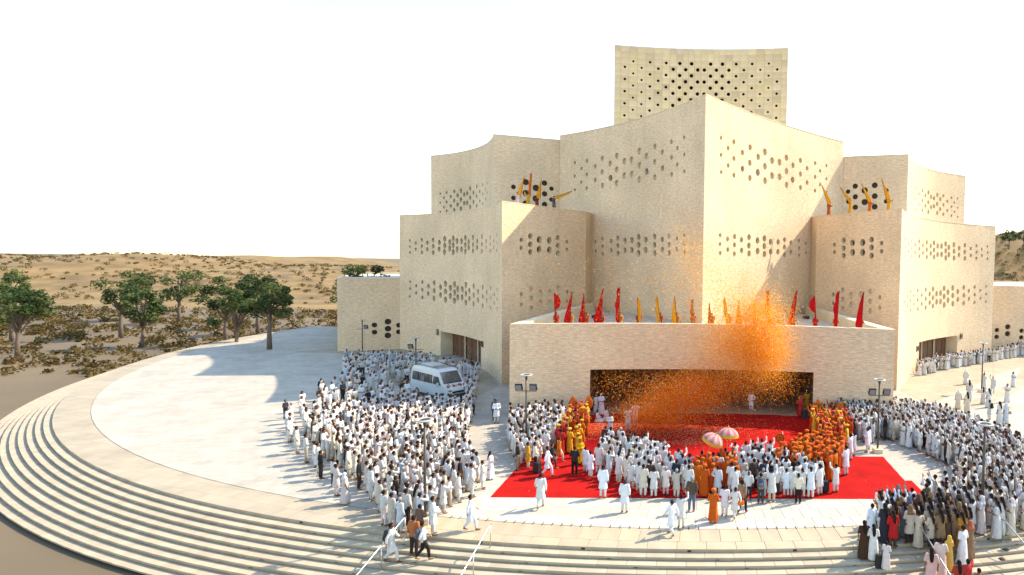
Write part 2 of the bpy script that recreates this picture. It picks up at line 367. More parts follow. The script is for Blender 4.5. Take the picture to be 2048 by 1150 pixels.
def wall_mesh(name, W, z0, z1, holes, rects, parent, m='stone', seg=18):
    V = []; E = []
    def addp(x, y): V.append(Vector((x, y))); return len(V) - 1
    bot = [addp(q, z0) for q in W.L]; top = [addp(q, z1) for q in W.L]
    E += list(zip(bot, bot[1:])) + list(zip(top, top[1:])) + [(bot[0], top[0]), (bot[-1], top[-1])]
    if len(W.L) > 2:
        for q in W.L[1:-1]:
            zz = z0 + 1.0
            while zz < z1 - 0.5:
                if not any(math.hypot(q - h[0], zz - h[1]) < h[2] + 0.12 for h in holes) and not any(r[0] - .1 < q < r[1] + .1 and zz < r[3] + .15 for r in rects): addp(q, zz)
                zz += 1.4
    for hs, hz, hr in holes:
        ids = [addp(hs + hr * math.cos(2 * PI * k / seg), hz + hr * math.sin(2 * PI * k / seg)) for k in range(seg)]
        E += [(ids[k], ids[(k + 1) % seg]) for k in range(seg)]
    for r in rects:
        nn = 12; qs = [r[0] + (r[1] - r[0]) * k / nn for k in range(nn + 1)]
        ids = [addp(r[0], r[2])] + [addp(q, r[3]) for q in qs] + [addp(r[1], r[2])]
        E += list(zip(ids, ids[1:]))
        E += [(ids[0], ids[-1])]
    vo, eo, fo, *_ = delaunay_2d_cdt(V, E, [], 0, 1e-5)
    b = MB(); uvs = []
    vs3 = []
    for v in vo:
        p = W.at(v.x); vs3.append((p.x, p.y, v.y))
    fs = []
    for f in fo:
        c = sum((vo[i] for i in f), Vector((0, 0))) / len(f)
        if any((c.x - h[0]) ** 2 + (c.y - h[1]) ** 2 < (h[2] * 0.97) ** 2 for h in holes): continue
        if any(r[0] < c.x < r[1] and c.y < r[3] for r in rects): continue
        fs.append(tuple(f))
    b.add(vs3, fs); o = b.build(name, m, parent, smooth=True)
    uvl = o.data.uv_layers.new(name='UVMap')
    for lp in o.data.loops: uvl.data[lp.index].uv = vo[lp.vertex_index]
    return o
# a round window: reveal and recessed disc, in unit size (x, z radius 1; y depth 1 inwards)
def win_mesh(name, m_disc):
    b = MB(); n = 18
    r0 = [Vector((math.cos(2 * PI * k / n), -0.012, math.sin(2 * PI * k / n))) for k in range(n)]
    r1 = [Vector((v.x, 1, v.z)) for v in r0]
    b.loft([r0, r1], 0, cap=False); b.add(r1, [tuple(range(n))], 1)
    return b.mesh(name, ['coping', m_disc])
WIN = {'dark': win_mesh('round_window', 'glass_dark'), 'blind': win_mesh('round_niche', 'niche')}
def add_windows(W, holes, parent, inward, depth):
    for (hs, hz, hr, kd) in holes:
        p = W.at(hs); t = W.tan(hs); nrm = Vector((-t.y, t.x))
        if nrm.dot(inward - p) < 0: nrm = -nrm
        o = link('round_window' if kd == 'dark' else 'round_niche', WIN[kd], parent, (p.x, p.y, hz))
        o.rotation_euler = (0, 0, math.atan2(nrm.y, nrm.x) - PI / 2); o.scale = (hr, depth[kd], hr)
def cols(lst, ox, oy, sc): return [(ox + x * sc, oy + y * sc, k) for (x, ys, *kk) in lst for k in [kk[0] if kk else None] for y in ys]
def holes_from(W, groups):
    """groups: (pixel list, rmin, rmax, default kind); radius grows to the middle of the group"""
    out = []
    for px, rmin, rmax, kd in groups:
        xs = sorted(set(round(p[0], 1) for p in px)); a, b_ = xs[0], xs[-1]
        mid = (a + b_) / 2
        for x, y, k in px:
            q, z = W.pix(x, y); t = 1 - abs(x - mid) / ((b_ - a) / 2 + 1e-6)
            out.append((q, z, (1.02 if (k or kd) == 'blind' else 1.1) * (rmin + (rmax - rmin) * min(1, t * 1.15)), k or kd))
    return out
DEP = {'dark': 0.45, 'blind': 0.30}
BLD = thing('building', bw(0, 0), 'large pale stone hall with concave walls, round window openings and a rear tower', 'building')
BLD.location = (0, 0, 0)
def solid(name, label, pts, sags, z0, z1, holes={}, rects={}, roofdrop=0.25, n=14, skip=()):
    """a block of the building: outer walls, roof, coping line and its windows"""
    cen = sum(((Vector(p)) for p in pts), Vector((0, 0, 0))) / len(pts)
    root = link(name, None, BLD); tag(root, label)
    full = []
    Ws = {}
    for i in range(len(pts)):
        p0, p1 = pts[i], pts[(i + 1) % len(pts)]
        path = arc(p0, p1, sags[i], cen, n if abs(sags[i]) > 0.05 else 1); W = Wall(path); Ws[i] = W; full += path[:-1]
        if i in skip: continue
        hs = holes_from(W, holes[i]) if i in holes else []
        rc = []
        for (xa, xb, ya) in rects.get(i, []):
            qa, za = W.pix(xa, ya[0]); qb, zb = W.pix(xb, ya[1]); rc.append((min(qa, qb), max(qa, qb), z0, (za + zb) / 2))
        wall_mesh('wall', W, z0, z1, [h[:3] for h in hs], rc, root)
        add_windows(W, hs, root, cen.to_2d(), DEP)
        W.rects = rc
    b = MB(); b.add([(p.x, p.y, z1 - roofdrop) for p in full], [tuple(range(len(full)))]); b.build('roof', 'roof', root)
    # coping: thin strip standing 3 cm proud of the wall heads, with an inner lip
    b = MB(); k = len(full); c2 = cen.to_2d(); vs = []
    for p in full:
        d = (c2 - p).normalized(); o_ = p - d * 0.035; i_ = p + d * 0.42
        vs += [(o_.x, o_.y, z1 - 0.05), (o_.x, o_.y, z1 + 0.03), (i_.x, i_.y, z1 + 0.03), (i_.x, i_.y, z1 - roofdrop - 0.02)]
    fs = []
    for i in range(k):
        j = (i + 1) % k
        for a in range(3): fs.append((4 * i + a, 4 * i + a + 1, 4 * j + a + 1, 4 * j + a))
    b.add(vs, fs); b.build('coping', 'coping', root)
    return root, Ws
# --- central hall
TLu = [(150, (440, 521, 603)), (190, (476, 559)), (222, (429, 512, 595)), (273, (462, 546)), (316, (414, 496, 578)), (364, (446,)), (365, (532,), 'dark'), (403, (399, 482, 564)), (449, (431, 518)), (494, (423, 510)), (540, (370, 456, 542)), (582, (400,)), (583, (494,), 'dark'), (633, (342, 436, 527)), (680, (376,)), (681, (473,), 'dark'), (735, (313, 410, 511)), (770, (352, 453)), (812, (288, 390, 493))]
TLl = [(275, (918, 974)), (317, (900, 945, 991)), (369, (914, 970)), (410, (896, 942, 989)), (452, (912, 970)), (494, (909, 969)), (535, (890, 938, 987)), (578, (908, 969)), (633, (887, 937, 986)), (679, (905, 966)), (720, (883, 935, 985)), (766, (900, 965)), (811, (876, 931, 984))]
TRu = [(128, (289, 393, 497)), (170, (352, 457)), (205, (314, 415, 516)), (258, (379,)), (257, (477,), 'dark'), (303, (347, 441, 533)), (352, (405,)), (351, (499,), 'dark'), (393, (375, 462, 549)), (437, (427, 519)), (481, (437, 526)), (524, (410, 491, 574)), (563, (456,)), (561, (543,), 'dark'), (608, (426, 509, 591)), (649, (474, 560)), (697, (442, 526, 609)), (728, (490, 572)), (766, (457, 538, 619))]
TRl = [(122, (879, 932, 987)), (168, (902, 966)), (209, (887, 938, 991)), (252, (907, 971)), (297, (891, 942, 990)), (349, (911, 975)), (390, (899, 945, 993)), (428, (919, 979)), (473, (920, 980)), (512, (906, 951, 998)), (551, (924, 981)), (601, (912, 958, 1001)), (642, (930, 985))]
q2, q3 = 1 / 3.025, 1 / 3.027
hall_pts = [bw(0, 0), bw(17.8, 20.0), bw(12, 42), bw(-12, 42), bw(-17.8, 20.0)]
solid('central_hall', 'tall central hall with two concave stone faces meeting at a sharp ridge', hall_pts, [0.9, 0, 0, 0, 1.5], 0.0, 27.8,
      holes={0: [(cols(TRu, 1400, 180, q3), 0.20, 0.38, 'blind'), (cols(TRl, 1400, 180, q3), 0.20, 0.33, 'dark')],
             4: [(cols(TLu, 1100, 180, q2), 0.20, 0.38, 'blind'), (cols(TLl, 1100, 180, q2), 0.20, 0.33, 'dark')]})
# --- side wings
LIu = [(708, (645, 690)), (760, (624, 670, 713)), (810, (644, 698)), (867, (648, 702)), (914, (633, 676, 719)), (965, (657, 700))]
LIl = [(709, (950, 1008)), (764, (920, 973, 1029)), (815, (946, 1000)), (868, (942, 997)), (915, (914, 965, 1018)), (967, (938, 990), 'dark')]
RIu = [(130, (534, 573)), (180, (511, 552, 592)), (227, (524, 575)), (281, (522, 575)), (329, (506, 548, 592)), (382, (525, 569))]
RIl = [(124, (799, 848), 'dark'), (175, (777, 826, 877)), (220, (804, 856)), (272, (803, 857)), (322, (784, 837, 889)), (374, (815, 870))]
LOu = [(83, (648, 683, 715)), (117, (663, 697)), (150, (645, 680, 715)), (182, (661, 697)), (214, (646, 681, 716)), (248, (659, 697)), (278, (640, 677, 713)), (307, (658, 693)), (327, (638, 676, 714)), (349, (652, 698)), (373, (652, 698)), (394, (634, 674, 710)), (413, (657, 689)), (437, (632, 672, 708)), (461, (653, 688)), (488, (626, 669, 708)), (511, (652, 688)), (534, (632, 668, 706)), (554, (652, 686)), (571, (618, 660, 704))]
LOl = [(84, (880, 918, 962)), (120, (902, 943)), (153, (882, 925, 968)), (187, (905, 946)), (219, (886, 930, 973)), (255, (910, 954)), (283, (891, 935, 980)), (310, (915, 960)), (333, (895, 940, 986)), (352, (920, 968)), (377, (922, 968)), (397, (897, 947, 997)), (417, (930, 975)), (441, (905, 955, 1004)), (466, (935, 982)), (492, (911, 963, 1015)), (515, (938, 985)), (537, (915, 970, 1025)), (556, (950, 1000)), (573, (925, 975, 1030))]
ROu = [(510, (505, 548, 591)), (526, (530, 570)), (545, (512, 553, 594)), (562, (535, 575)), (584, (516, 556, 596)), (605, (538, 578)), (625, (521, 560, 600)), (646, (541, 580)), (664, (524, 562, 600)), (683, (541, 586)), (704, (541, 586)), (726, (530, 567, 604)), (743, (549, 587)), (770, (534, 569, 605)), (798, (552, 588)), (829, (537, 572, 606)), (860, (554, 590)), (891, (540, 573, 606)), (920, (557, 591)), (950, (543, 576, 608))]
ROl = [(504, (790, 840, 893)), (519, (812, 862)), (537, (785, 834, 885)), (556, (806, 853)), (577, (779, 829, 878)), (598, (803, 850)), (619, (774, 823, 870)), (640, (797, 844)), (658, (771, 817, 862)), (677, (796, 840)), (699, (793, 838)), (717, (767, 811, 856)), (738, (788, 831)), (764, (765, 806, 849)), (791, (784, 827)), (823, (762, 804, 846)), (851, (780, 822)), (881, (760, 801, 842)), (911, (778, 820)), (942, (756, 797, 837))]
z4 = 410 / 1150; z5 = 428 / 1145
WZ = 17.9
wing_pts = lambda s: [bw(s * 19.39, 2.53), bw(s * 40.16, 25.2), bw(s * 35, 46), bw(s * 10, 41), bw(s * 13.36, 13.81)]
_, WWR = solid('side_wing', 'lower stone wing with a doorway marked 04', wing_pts(1), [3.0, 0, 0, 0, 0], 0.0, WZ,
      holes={0: [(cols(ROu, 1620, 290, z5), 0.18, 0.36, 'blind'), (cols(ROl, 1620, 290, z5), 0.18, 0.38, 'blind')],
             4: [(cols(RIu, 1620, 290, z5), 0.22, 0.36, 'dark'), (cols(RIl, 1620, 290, z5), 0.22, 0.38, 'blind')]},
      rects={0: [(1838, 1915, (687, 669))]}, roofdrop=0.06)
_, WWL = solid('side_wing', 'lower stone wing with a doorway marked 01', wing_pts(-1), [2.6, 0, 0, 0, 0], 0.0, WZ,
      holes={0: [(cols(LOu, 790, 250, z4), 0.18, 0.36, 'dark'), (cols(LOl, 790, 250, z4), 0.18, 0.38, 'dark')],
             4: [(cols(LIu, 790, 250, z4), 0.22, 0.36, 'dark'), (cols(LIl, 790, 250, z4), 0.22, 0.38, 'blind')]},
      rects={0: [(881, 962, (662, 683))]}, roofdrop=0.06)
BLo = [(254, (385, 436, 487)), (274, (408, 460)), (290, (380, 432, 482)), (313, (402, 454)), (332, (373, 425, 477)), (351, (396, 447)), (369, (369, 418, 470)), (388, (391, 440)), (404, (385, 438)), (422, (357, 408, 461)), (440, (380, 433)), (458, (345, 400, 453)), (475, (373, 427)), (493, (335, 388, 442)), (508, (360, 415)), (519, (327, 380))]
BLi = [(665, (347, 409)), (733, (320, 381, 441)), (791, (353, 413)), (839, (326, 386, 446)), (878, (357, 418))]
BRi = [(204, (249, 302)), (242, (220, 277, 333)), (292, (243, 305)), (346, (215, 273, 330)), (408, (243, 301))]
BRo = [(543, (222, 266, 310)), (556, (256, 288)), (567, (230, 287, 345)), (583, (262, 318)), (601, (244, 298, 350)), (617, (270, 326)), (633, (254, 306, 358)), (648, (277, 332)), (664, (285, 328)), (681, (267, 315, 364)), (697, (290, 343)), (714, (272, 320, 370)), (735, (301, 350)), (757, (282, 330, 378)), (773, (308, 357)), (790, (286, 335, 384))]
back_pts = lambda s: [bw(s * 25.2, 17.6), bw(s * 39.77, 33.96), bw(s * 30, 55), bw(s * 8, 47), bw(s * 17.5, 20.3)]
solid('rear_wing', 'rear stone wing rising behind the roof of the wing marked 04', back_pts(1), [2.2, 0, 0, 0, 0], WZ - 4, 25.95,
      holes={0: [(cols(BRo, 1620, 290, z5), 0.16, 0.32, 'blind')], 4: [(cols(BRi, 1620, 290, z5), 0.26, 0.36, 'dark')]})
solid('rear_wing', 'rear stone wing rising behind the roof of the wing marked 01', back_pts(-1), [2.2, 0, 0, 0, 0], WZ - 4, 27.3,
      holes={0: [(cols(BLo, 790, 250, z4), 0.16, 0.32, 'dark')], 4: [(cols(BLi, 790, 250, z4), 0.26, 0.38, 'dark')]})
# --- low outer blocks
z1z = 500 / 1797
LWL = [(535, (612, 663)), (632, (587, 638, 687)), (710, (613, 661))]
LWR = [(1001, (991, 1027)), (1058, (973, 1010)), (1131, (994, 1030))]
solid('low_block', 'low stone block continuing beyond the wing marked 04', [bw(37.5, 31), bw(80, 25.5), bw(84, 60), bw(30, 60)], [0, 0, 0, 0], 0, 9.6,
      holes={0: [(cols(LWR, 1620, 290, z5), 0.3, 0.36, 'dark')]})
solid('low_block', 'low stone block continuing beyond the wing marked 01', [bw(-38.5, 26.0), bw(-46.8, 22.4), bw(-62, 52), bw(-30, 60)], [0, 0, 0, 0], 0, 9.5,
      holes={0: [(cols(LWL, 600, 480, z1z), 0.3, 0.36, 'dark')]})
# --- entrance block with a roof terrace
FZ, TZ = 7.33, 6.45
ent = link('entrance_block', None, BLD); tag(ent, 'low entrance block with a wide dark opening and a roof terrace')
fl, fr = bw(-15.04, -9.3), bw(15.04, -9.3); sl_, sr_ = bw(-13.3, 13.9), bw(13.3, 13.9)
fpath = arc(fl, fr, 2.0, bw(0, 10), 24); WF = Wall(fpath)
qa, za = WF.pix(1180, 741); qb, zb = WF.pix(1627, 743); OPZ = (za + zb) / 2
wall_mesh('front_wall', WF, 0, FZ, [], [(qa, qb, 0, OPZ)], ent)
for p0, p1 in ((fl, sl_), (fr, sr_)): wall_mesh('end_wall', Wall([p0.to_2d(), p1.to_2d()]), 0, FZ, [], [], ent)
inner = arc(bw(-14.1, -8.75), bw(14.1, -8.75), 2.0, bw(0, 10), 24)
b = MB(); k = len(fpath)
b.add([(p.x, p.y, FZ + 0.0) for p in fpath] + [(p.x, p.y, FZ) for p in inner], [(i, i + 1, k + i + 1, k + i) for i in range(k - 1)])
b.add([(p.x, p.y, FZ) for p in inner] + [(p.x, p.y, TZ - 0.02) for p in inner], [(i, i + 1, k + i + 1, k + i) for i in range(k - 1)])
for s, p0, p1, i0 in ((-1, fl, sl_, inner[0]), (1, fr, sr_, inner[-1])):
    i1 = bw(s * 12.3, 13.9)
    b.add([(p0.x, p0.y, FZ), (p1.x, p1.y, FZ), (i1.x, i1.y, FZ), (i0.x, i0.y, FZ), (i1.x, i1.y, TZ - 0.02), (i0.x, i0.y, TZ - 0.02)], [(0, 1, 2, 3), (3, 2, 4, 5)])
b.build('parapet', 'coping', ent)
b = MB(); tp = [fpath[i] for i in range(len(fpath))]
tp2 = [(p.x, p.y + 0.15, TZ) for p in tp] + [tuple(sr_[:2]) + (TZ,), tuple(sl_[:2]) + (TZ,)]
b.add(tp2, [tuple(range(len(tp2)))]); b.build('terrace_floor', 'roof', ent)
# recess behind the opening
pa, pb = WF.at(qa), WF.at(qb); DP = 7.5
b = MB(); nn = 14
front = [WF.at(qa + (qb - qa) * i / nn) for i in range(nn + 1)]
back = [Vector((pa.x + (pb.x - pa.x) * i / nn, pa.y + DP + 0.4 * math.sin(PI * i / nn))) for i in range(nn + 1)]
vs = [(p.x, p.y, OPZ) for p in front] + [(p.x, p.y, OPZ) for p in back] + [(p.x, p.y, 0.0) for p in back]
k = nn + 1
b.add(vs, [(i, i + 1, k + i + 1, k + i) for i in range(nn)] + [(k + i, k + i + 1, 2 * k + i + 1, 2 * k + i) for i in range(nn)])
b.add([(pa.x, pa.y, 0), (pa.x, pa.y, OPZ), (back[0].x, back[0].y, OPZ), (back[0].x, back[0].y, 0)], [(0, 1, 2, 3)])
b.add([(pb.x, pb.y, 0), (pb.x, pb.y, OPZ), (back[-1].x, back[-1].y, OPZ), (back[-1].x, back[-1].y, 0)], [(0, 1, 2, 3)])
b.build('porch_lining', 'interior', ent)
b = MB(); fl2 = [(p.x, p.y + 0.02, 0.14) for p in front]; bk2 = [(p.x, p.y, 0.14) for p in back]
b.add(fl2 + bk2 + [(p[0], p[1], 0.0) for p in fl2], [(i, i + 1, k + i + 1, k + i) for i in range(nn)] + [(i, i + 1, 2 * k + i + 1, 2 * k + i) for i in range(nn)])
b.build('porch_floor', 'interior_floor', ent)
# dark inner doors on the back of the porch
for t0, t1 in ((0.06, 0.30), (0.33, 0.56)):
    p0 = back[0].lerp(back[-1], t0); p1 = back[0].lerp(back[-1], t1); yy = pa.y + DP - 0.06
    dd = link('door', None, ent)
    npn = 6
    for i in range(npn):
        x0 = p0.x + (p1.x - p0.x) * i / npn; x1 = p0.x + (p1.x - p0.x) * (i + 1) / npn
        m_ = MB(); m_.box(((x0 + x1) / 2, yy + (0.03 if i % 2 else 0), 1.65), (x1 - x0 - 0.03, 0.06, 2.98)); m_.build('door_board', 'wood', dd)
# --- doorways of the wings
def doorway(W, inward, nums, label):
    q0, q1, z0, z1 = W.rects[0]; p0, p1 = W.at(q0), W.at(q1); t = (p1 - p0).normalized(); nr = Vector((-t.y, t.x))
    if nr.dot(inward.to_2d() - p0) < 0: nr = -nr
    dp = 2.6; b0, b1 = p0 + nr * dp, p1 + nr * dp
    root = link('doorway', None, BLD); tag(root, label)
    nn = 12; fr_ = [W.at(q0 + (q1 - q0) * i / nn) for i in range(nn + 1)]; bk_ = [b0.lerp(b1, i / nn) for i in range(nn + 1)]
    b = MB(); k = nn + 1
    b.add([(p.x, p.y, z1) for p in fr_] + [(p.x, p.y, z1) for p in bk_], [(i, i + 1, k + i + 1, k + i) for i in range(nn)])
    for P in ((p0, b0), (p1, b1)): b.add([(P[0].x, P[0].y, 0), (P[0].x, P[0].y, z1), (P[1].x, P[1].y, z1), (P[1].x, P[1].y, 0)], [(0, 1, 2, 3)])
    b.add([(b0.x, b0.y, 0), (b0.x, b0.y, z1), (b1.x, b1.y, z1), (b1.x, b1.y, 0)], [(0, 1, 2, 3)])
    b.build('reveal', 'coping', root)
    nb = 16; f0, f1 = p0 + nr * 1.5, p1 + nr * 1.5
    ang = math.atan2(t.y, t.x); ln = (f1 - f0).length
    for i in range(nb):
        if i == 5 or i == 10: continue
        c = f0 + t * (ln * (i + 0.5) / nb) + nr * (0.05 if i % 2 else 0)
        m_ = MB(); m_.box((0, 0, 0), (ln / nb - 0.03, 0.08, z1 - 0.05)); o = m_.build('door_board', 'wood', root); o.location = (c.x, c.y, (z1 - 0.05) / 2); o.rotation_euler = (0, 0, ang)
    for i in (5, 10):
        c = f0 + t * (ln * (i + 0.5) / nb) - nr * 0.05
        m_ = MB(); m_.box((0, 0, 0), (0.16, 0.12, z1 - 0.05)); o = m_.build('door_post', 'coping', root); o.location = (c.x, c.y, (z1 - 0.05) / 2); o.rotation_euler = (0, 0, ang)
    # house numbers standing off the wall
    for txt, x, y, h in nums:
        q, z = W.pix(x, y); p = W.at(q) - nr * 0.04; tt = W.tan(q); cu = bpy.data.curves.new('number', 'FONT'); cu.body = txt; cu.align_x = 'CENTER'; cu.align_y = 'CENTER'; cu.size = h; cu.extrude = 0.03
        tmp = bpy.data.objects.new('tmp', cu); C.objects.link(tmp); me = bpy.data.meshes.new_from_object(tmp.evaluated_get(bpy.context.evaluated_depsgraph_get())); bpy.data.objects.remove(tmp)
        me.materials.clear(); me.materials.append(MATS['letter'])
        o = link('door_number', me, root, (p.x, p.y, z)); out = -nr
        xa = Vector((-out.y, out.x, 0)); o.matrix_world = Matrix(((xa.x, 0, out.x, p.x), (xa.y, 0, out.y, p.y), (0, 1, 0, z), (0, 0, 0, 1)))
        o.scale = (0.75, 1.0, 1.0)
doorway(WWR[0], bw(28, 25), [('04', 1922, 673, 1.15), ('04', 1834, 698, 1.0)], 'recessed doorway with brown boards marked 04')
doorway(WWL[0], bw(-28, 25), [('01', 876, 665, 1.15), ('01', 966, 689, 1.0)], 'recessed doorway with brown boards marked 01')
# --- rear tower of large stone panels with round holes
tow = link('rear_tower', None, BLD); tag(tow, 'tall rear tower clad in square tan stone panels with round black holes')
TV = 23.5; DY = bw(0, TV).y
tL, tR = atd(1230, 91, DY), atd(1576, 95, DY); TTOP = (tL.z + tR.z) / 2; TBOT = 27.0
tow_path = arc(tL, tR, 1.0, (0, 200), 24); WT = Wall(tow_path)
zx = [125, 177, 247, 318, 390, 461, 531, 594, 653, 706, 755, 806, 863, 919, 970, 1020, 1072, 1132, 1196, 1265, 1336, 1407, 1479, 1550, 1603]
eds = [(x - 125) / (1603 - 125) * WT.len for x in zx]
rowh = 0.783; nrow = 16
b = MB(); p0, p1 = WT.at(0), WT.at(WT.len)
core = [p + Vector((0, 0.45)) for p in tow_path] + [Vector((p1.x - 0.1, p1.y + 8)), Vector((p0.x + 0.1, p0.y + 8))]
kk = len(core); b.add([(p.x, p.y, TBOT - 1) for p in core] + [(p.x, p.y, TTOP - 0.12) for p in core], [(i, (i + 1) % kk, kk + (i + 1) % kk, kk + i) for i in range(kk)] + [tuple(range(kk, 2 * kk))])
b.build('core', 'hole_shade', tow)  # coloured near black, shade put into the colour so the panel holes look dark
for s, p in ((-1, p0), (1, p1)):
    b = MB(); b.box((p.x - s * 0.02, p.y + 4.05, (TTOP + TBOT - 1) / 2), (0.16, 7.95, TTOP - TBOT + 1)); b.build('end_wall', 'coping', tow)
def panel_mesh(wd, ht, r):
    b = MB(); n = 16; th = 0.14; g_ = 0.006; x, z = wd / 2 - g_, ht / 2 - g_
    if r <= 0: b.box((0, th / 2, 0), (2 * x, th, 2 * z)); return b.mesh('stone_panel', 'panel')
    outr = []
    for k in range(n):
        a = 2 * PI * (k + 0.0) / n; c, s = math.cos(a), math.sin(a); t = min(x / abs(c) if abs(c) > 1e-6 else 9, z / abs(s) if abs(s) > 1e-6 else 9); outr.append((c * t, s * t))
    # make sure the corners are hit
    for cx_, cz_ in ((x, z), (-x, z), (-x, -z), (x, -z)):
        k = min(range(n), key=lambda i: (outr[i][0] - cx_) ** 2 + (outr[i][1] - cz_) ** 2); outr[k] = (cx_, cz_)
    inn = [(r * math.cos(2 * PI * k / n), r * math.sin(2 * PI * k / n)) for k in range(n)]
    vs = [(p[0], 0, p[1]) for p in outr] + [(p[0], 0, p[1]) for p in inn] + [(p[0], th, p[1]) for p in inn] + [(p[0], th, p[1]) for p in outr]
    fs = []
    for k in range(n):
        j = (k + 1) % n; fs += [(k, j, n + j, n + k), (n + k, n + j, 2 * n + j, 2 * n + k), (3 * n + k, 3 * n + j, j, k)]
    b.add(vs, fs); return b.mesh('stone_panel', 'panel')
pm = {}
for c in range(24):
    q0, q1 = eds[c], eds[c + 1]; P, Q = WT.at(q0), WT.at(q1); mid = (P + Q) / 2; wd = (Q - P).length; an = math.atan2(Q.y - P.y, Q.x - P.x)
    ci = min(c, 23 - c)                       # 0 .. 11 from the edge
    for r in range(nrow):
        rad = 0.0
        if 1 <= c <= 22 and r >= 2:
            par = (ci + r) % 2
            if par == 0 or (ci == 11 and r % 2 == 1):
                rad = (0.175, 0.15, 0.155, 0.185, 0.185, 0.20, 0.235, 0.245, 0.245, 0.25, 0.245)[min(ci - 1, 10)]
            if ci == 11: rad = 0.245 if r % 2 == 1 else 0.0
        ht = rowh; zc = TTOP - rowh * (r + 0.5)
        key = (round(wd, 2), rad)
        if key not in pm: pm[key] = panel_mesh(key[0], ht, rad)
        o = link('stone_panel', pm[key], tow, (mid.x, mid.y - 0.14, zc), an); q = rnd.gauss(1, 0.045)
        if rnd.random() < 0.08: q *= 0.84
        o.color = (0.68 * q, 0.50 * q * rnd.uniform(0.97, 1.02), 0.285 * q * rnd.uniform(0.9, 1.03), 1)
#@@LANDSCAPE
# ------------------------------------------------------------------ hills and trees beyond
def hill(name, x0, x1, y0, y1, fn, nx=60, ny=24):
    b = MB(); vs = [(x0 + (x1 - x0) * i / nx, y0 + (y1 - y0) * j / ny, 0) for j in range(ny + 1) for i in range(nx + 1)]
    vs = [(x, y, fn(x, y)) for x, y, z in vs]
    b.add(vs, [(j * (nx + 1) + i, j * (nx + 1) + i + 1, (j + 1) * (nx + 1) + i + 1, (j + 1) * (nx + 1) + i) for j in range(ny) for i in range(nx)])
    return tag(b.build(name, 'hill', smooth=True), kind='structure')
def hfR(x, y):
    t = max(0, min(1, (y - 118) / 55)); s = max(0, min(1, (x - 55) / 45))
    return -1.7 + t * t * (3 - 2 * t) * (12 + 14 * s + 1.3 * math.sin(x * 0.11) + 1.1 * math.sin(y * 0.17 + x * 0.05))
def hfL(x, y):
    t = max(0, min(1, (y - 150) / 110))
    return -1.7 + t * t * (3 - 2 * t) * (9.5 + 2.5 * math.sin(x * 0.021 + 1) + 1.2 * math.sin(x * 0.07) + 0.6 * math.sin(y * 0.1))
hill('hill', 40, 330, 118, 330, hfR); hill('far_hill', -520, 60, 150, 420, hfL)
LEAFC = [(0.05, 0.075, 0.022), (0.075, 0.095, 0.028), (0.10, 0.115, 0.035), (0.04, 0.055, 0.018)]
def leaf_mesh(name, centres, n, size, pal, r3):
    """crown of n small bent leaves spread over clump centres (x, y, z, radius)"""
    V = np.zeros((n, 4, 3)); Cc = np.zeros((n, 4, 4)); Cc[..., 3] = 1
    for i in range(n):
        c = r3.choice(centres); a, u = r3.uniform(0, 2 * PI), r3.uniform(-1, 1); rr = c[3] * r3.random() ** 0.45; q = math.sqrt(1 - u * u)
        p = np.array((c[0] + rr * q * math.cos(a), c[1] + rr * q * math.sin(a), c[2] + rr * u * 0.75))
        d1 = np.array((r3.gauss(0, 1), r3.gauss(0, 1), r3.gauss(0, 0.6))); d1 /= np.linalg.norm(d1); d2 = np.cross(d1, (r3.gauss(0, 1), r3.gauss(0, 1), r3.gauss(0, 1))); d2 /= np.linalg.norm(d2)
        s = size * r3.uniform(0.6, 1.3)
        V[i] = [p - d1 * s, p + d2 * s * 0.45, p + d1 * s, p - d2 * s * 0.45]
        k = pal[c[4] % len(pal)]; q = r3.uniform(0.7, 1.35); Cc[i, :, :3] = np.array(k) * q
    me = bpy.data.meshes.new(name); me.from_pydata(V.reshape(-1, 3).tolist(), [], [(4 * i, 4 * i + 1, 4 * i + 2, 4 * i + 3) for i in range(n)])
    ca = me.color_attributes.new('Col', 'FLOAT_COLOR', 'POINT'); ca.data.foreach_set('color', Cc.reshape(-1)); me.materials.append(MATS['leaf']); return me
def tree(x, y, z, h, rad, label, seed, n=1500, leaf=0.22, group=None, lean=0.0):
    r3 = random.Random(seed); t = thing('tree', (x, y, z), label, 'tree', group)
    b = MB(); th = h * r3.uniform(0.38, 0.5); b.tube([(0, 0, -0.3), (0.05 * h * lean, 0, th * 0.5), (0.08 * h * lean + 0.1, 0.1, th), (0.1 * h * lean, 0, h * 0.8)], [0.035 * h, 0.026 * h, 0.02 * h, 0.006 * h], 8)
    cs = []
    for k in range(r3.randint(9, 13)):
        a = 2 * PI * k / 9 + r3.uniform(-.4, .4); rr = rad * r3.uniform(0.3, 0.85); hz = h * r3.uniform(0.5, 0.92); rr *= 1.15 - abs(hz / h - 0.65)
        cs.append((rr * math.cos(a) + 0.08 * h * lean, rr * math.sin(a), hz, rad * r3.uniform(0.26, 0.42), r3.randint(0, 9)))
        b.tube([(0.05, 0, th * r3.uniform(0.75, 1.1)), (cs[-1][0] * 0.5, cs[-1][1] * 0.5, hz * 0.85), (cs[-1][0], cs[-1][1], hz)], [0.014 * h, 0.009 * h, 0.003 * h], 5)
    b.build('trunk', 'bark', t, True)
    link('crown', leaf_mesh('crown', cs, n, leaf, LEAFC, r3), t)
    return t
tree(*atd(2018, 494, 152).to_2d(), atd(2018, 494, 152).z - 0.3, 4.6, 2.2, 'small round tree standing alone on the hill crest beyond the wing marked 04', 11, 900, 0.24)
tree(*atd(2047, 494, 156).to_2d(), atd(2047, 494, 156).z - 0.5, 5.2, 2.4, 'thin tree with loose crown on the hill crest next to the lone round tree', 12, 900, 0.24)
tree(-52, 92, 0, 12.2, 3.4, 'tree with its crown just above the roof of the low block by door 01', 21, 2400, 0.26)
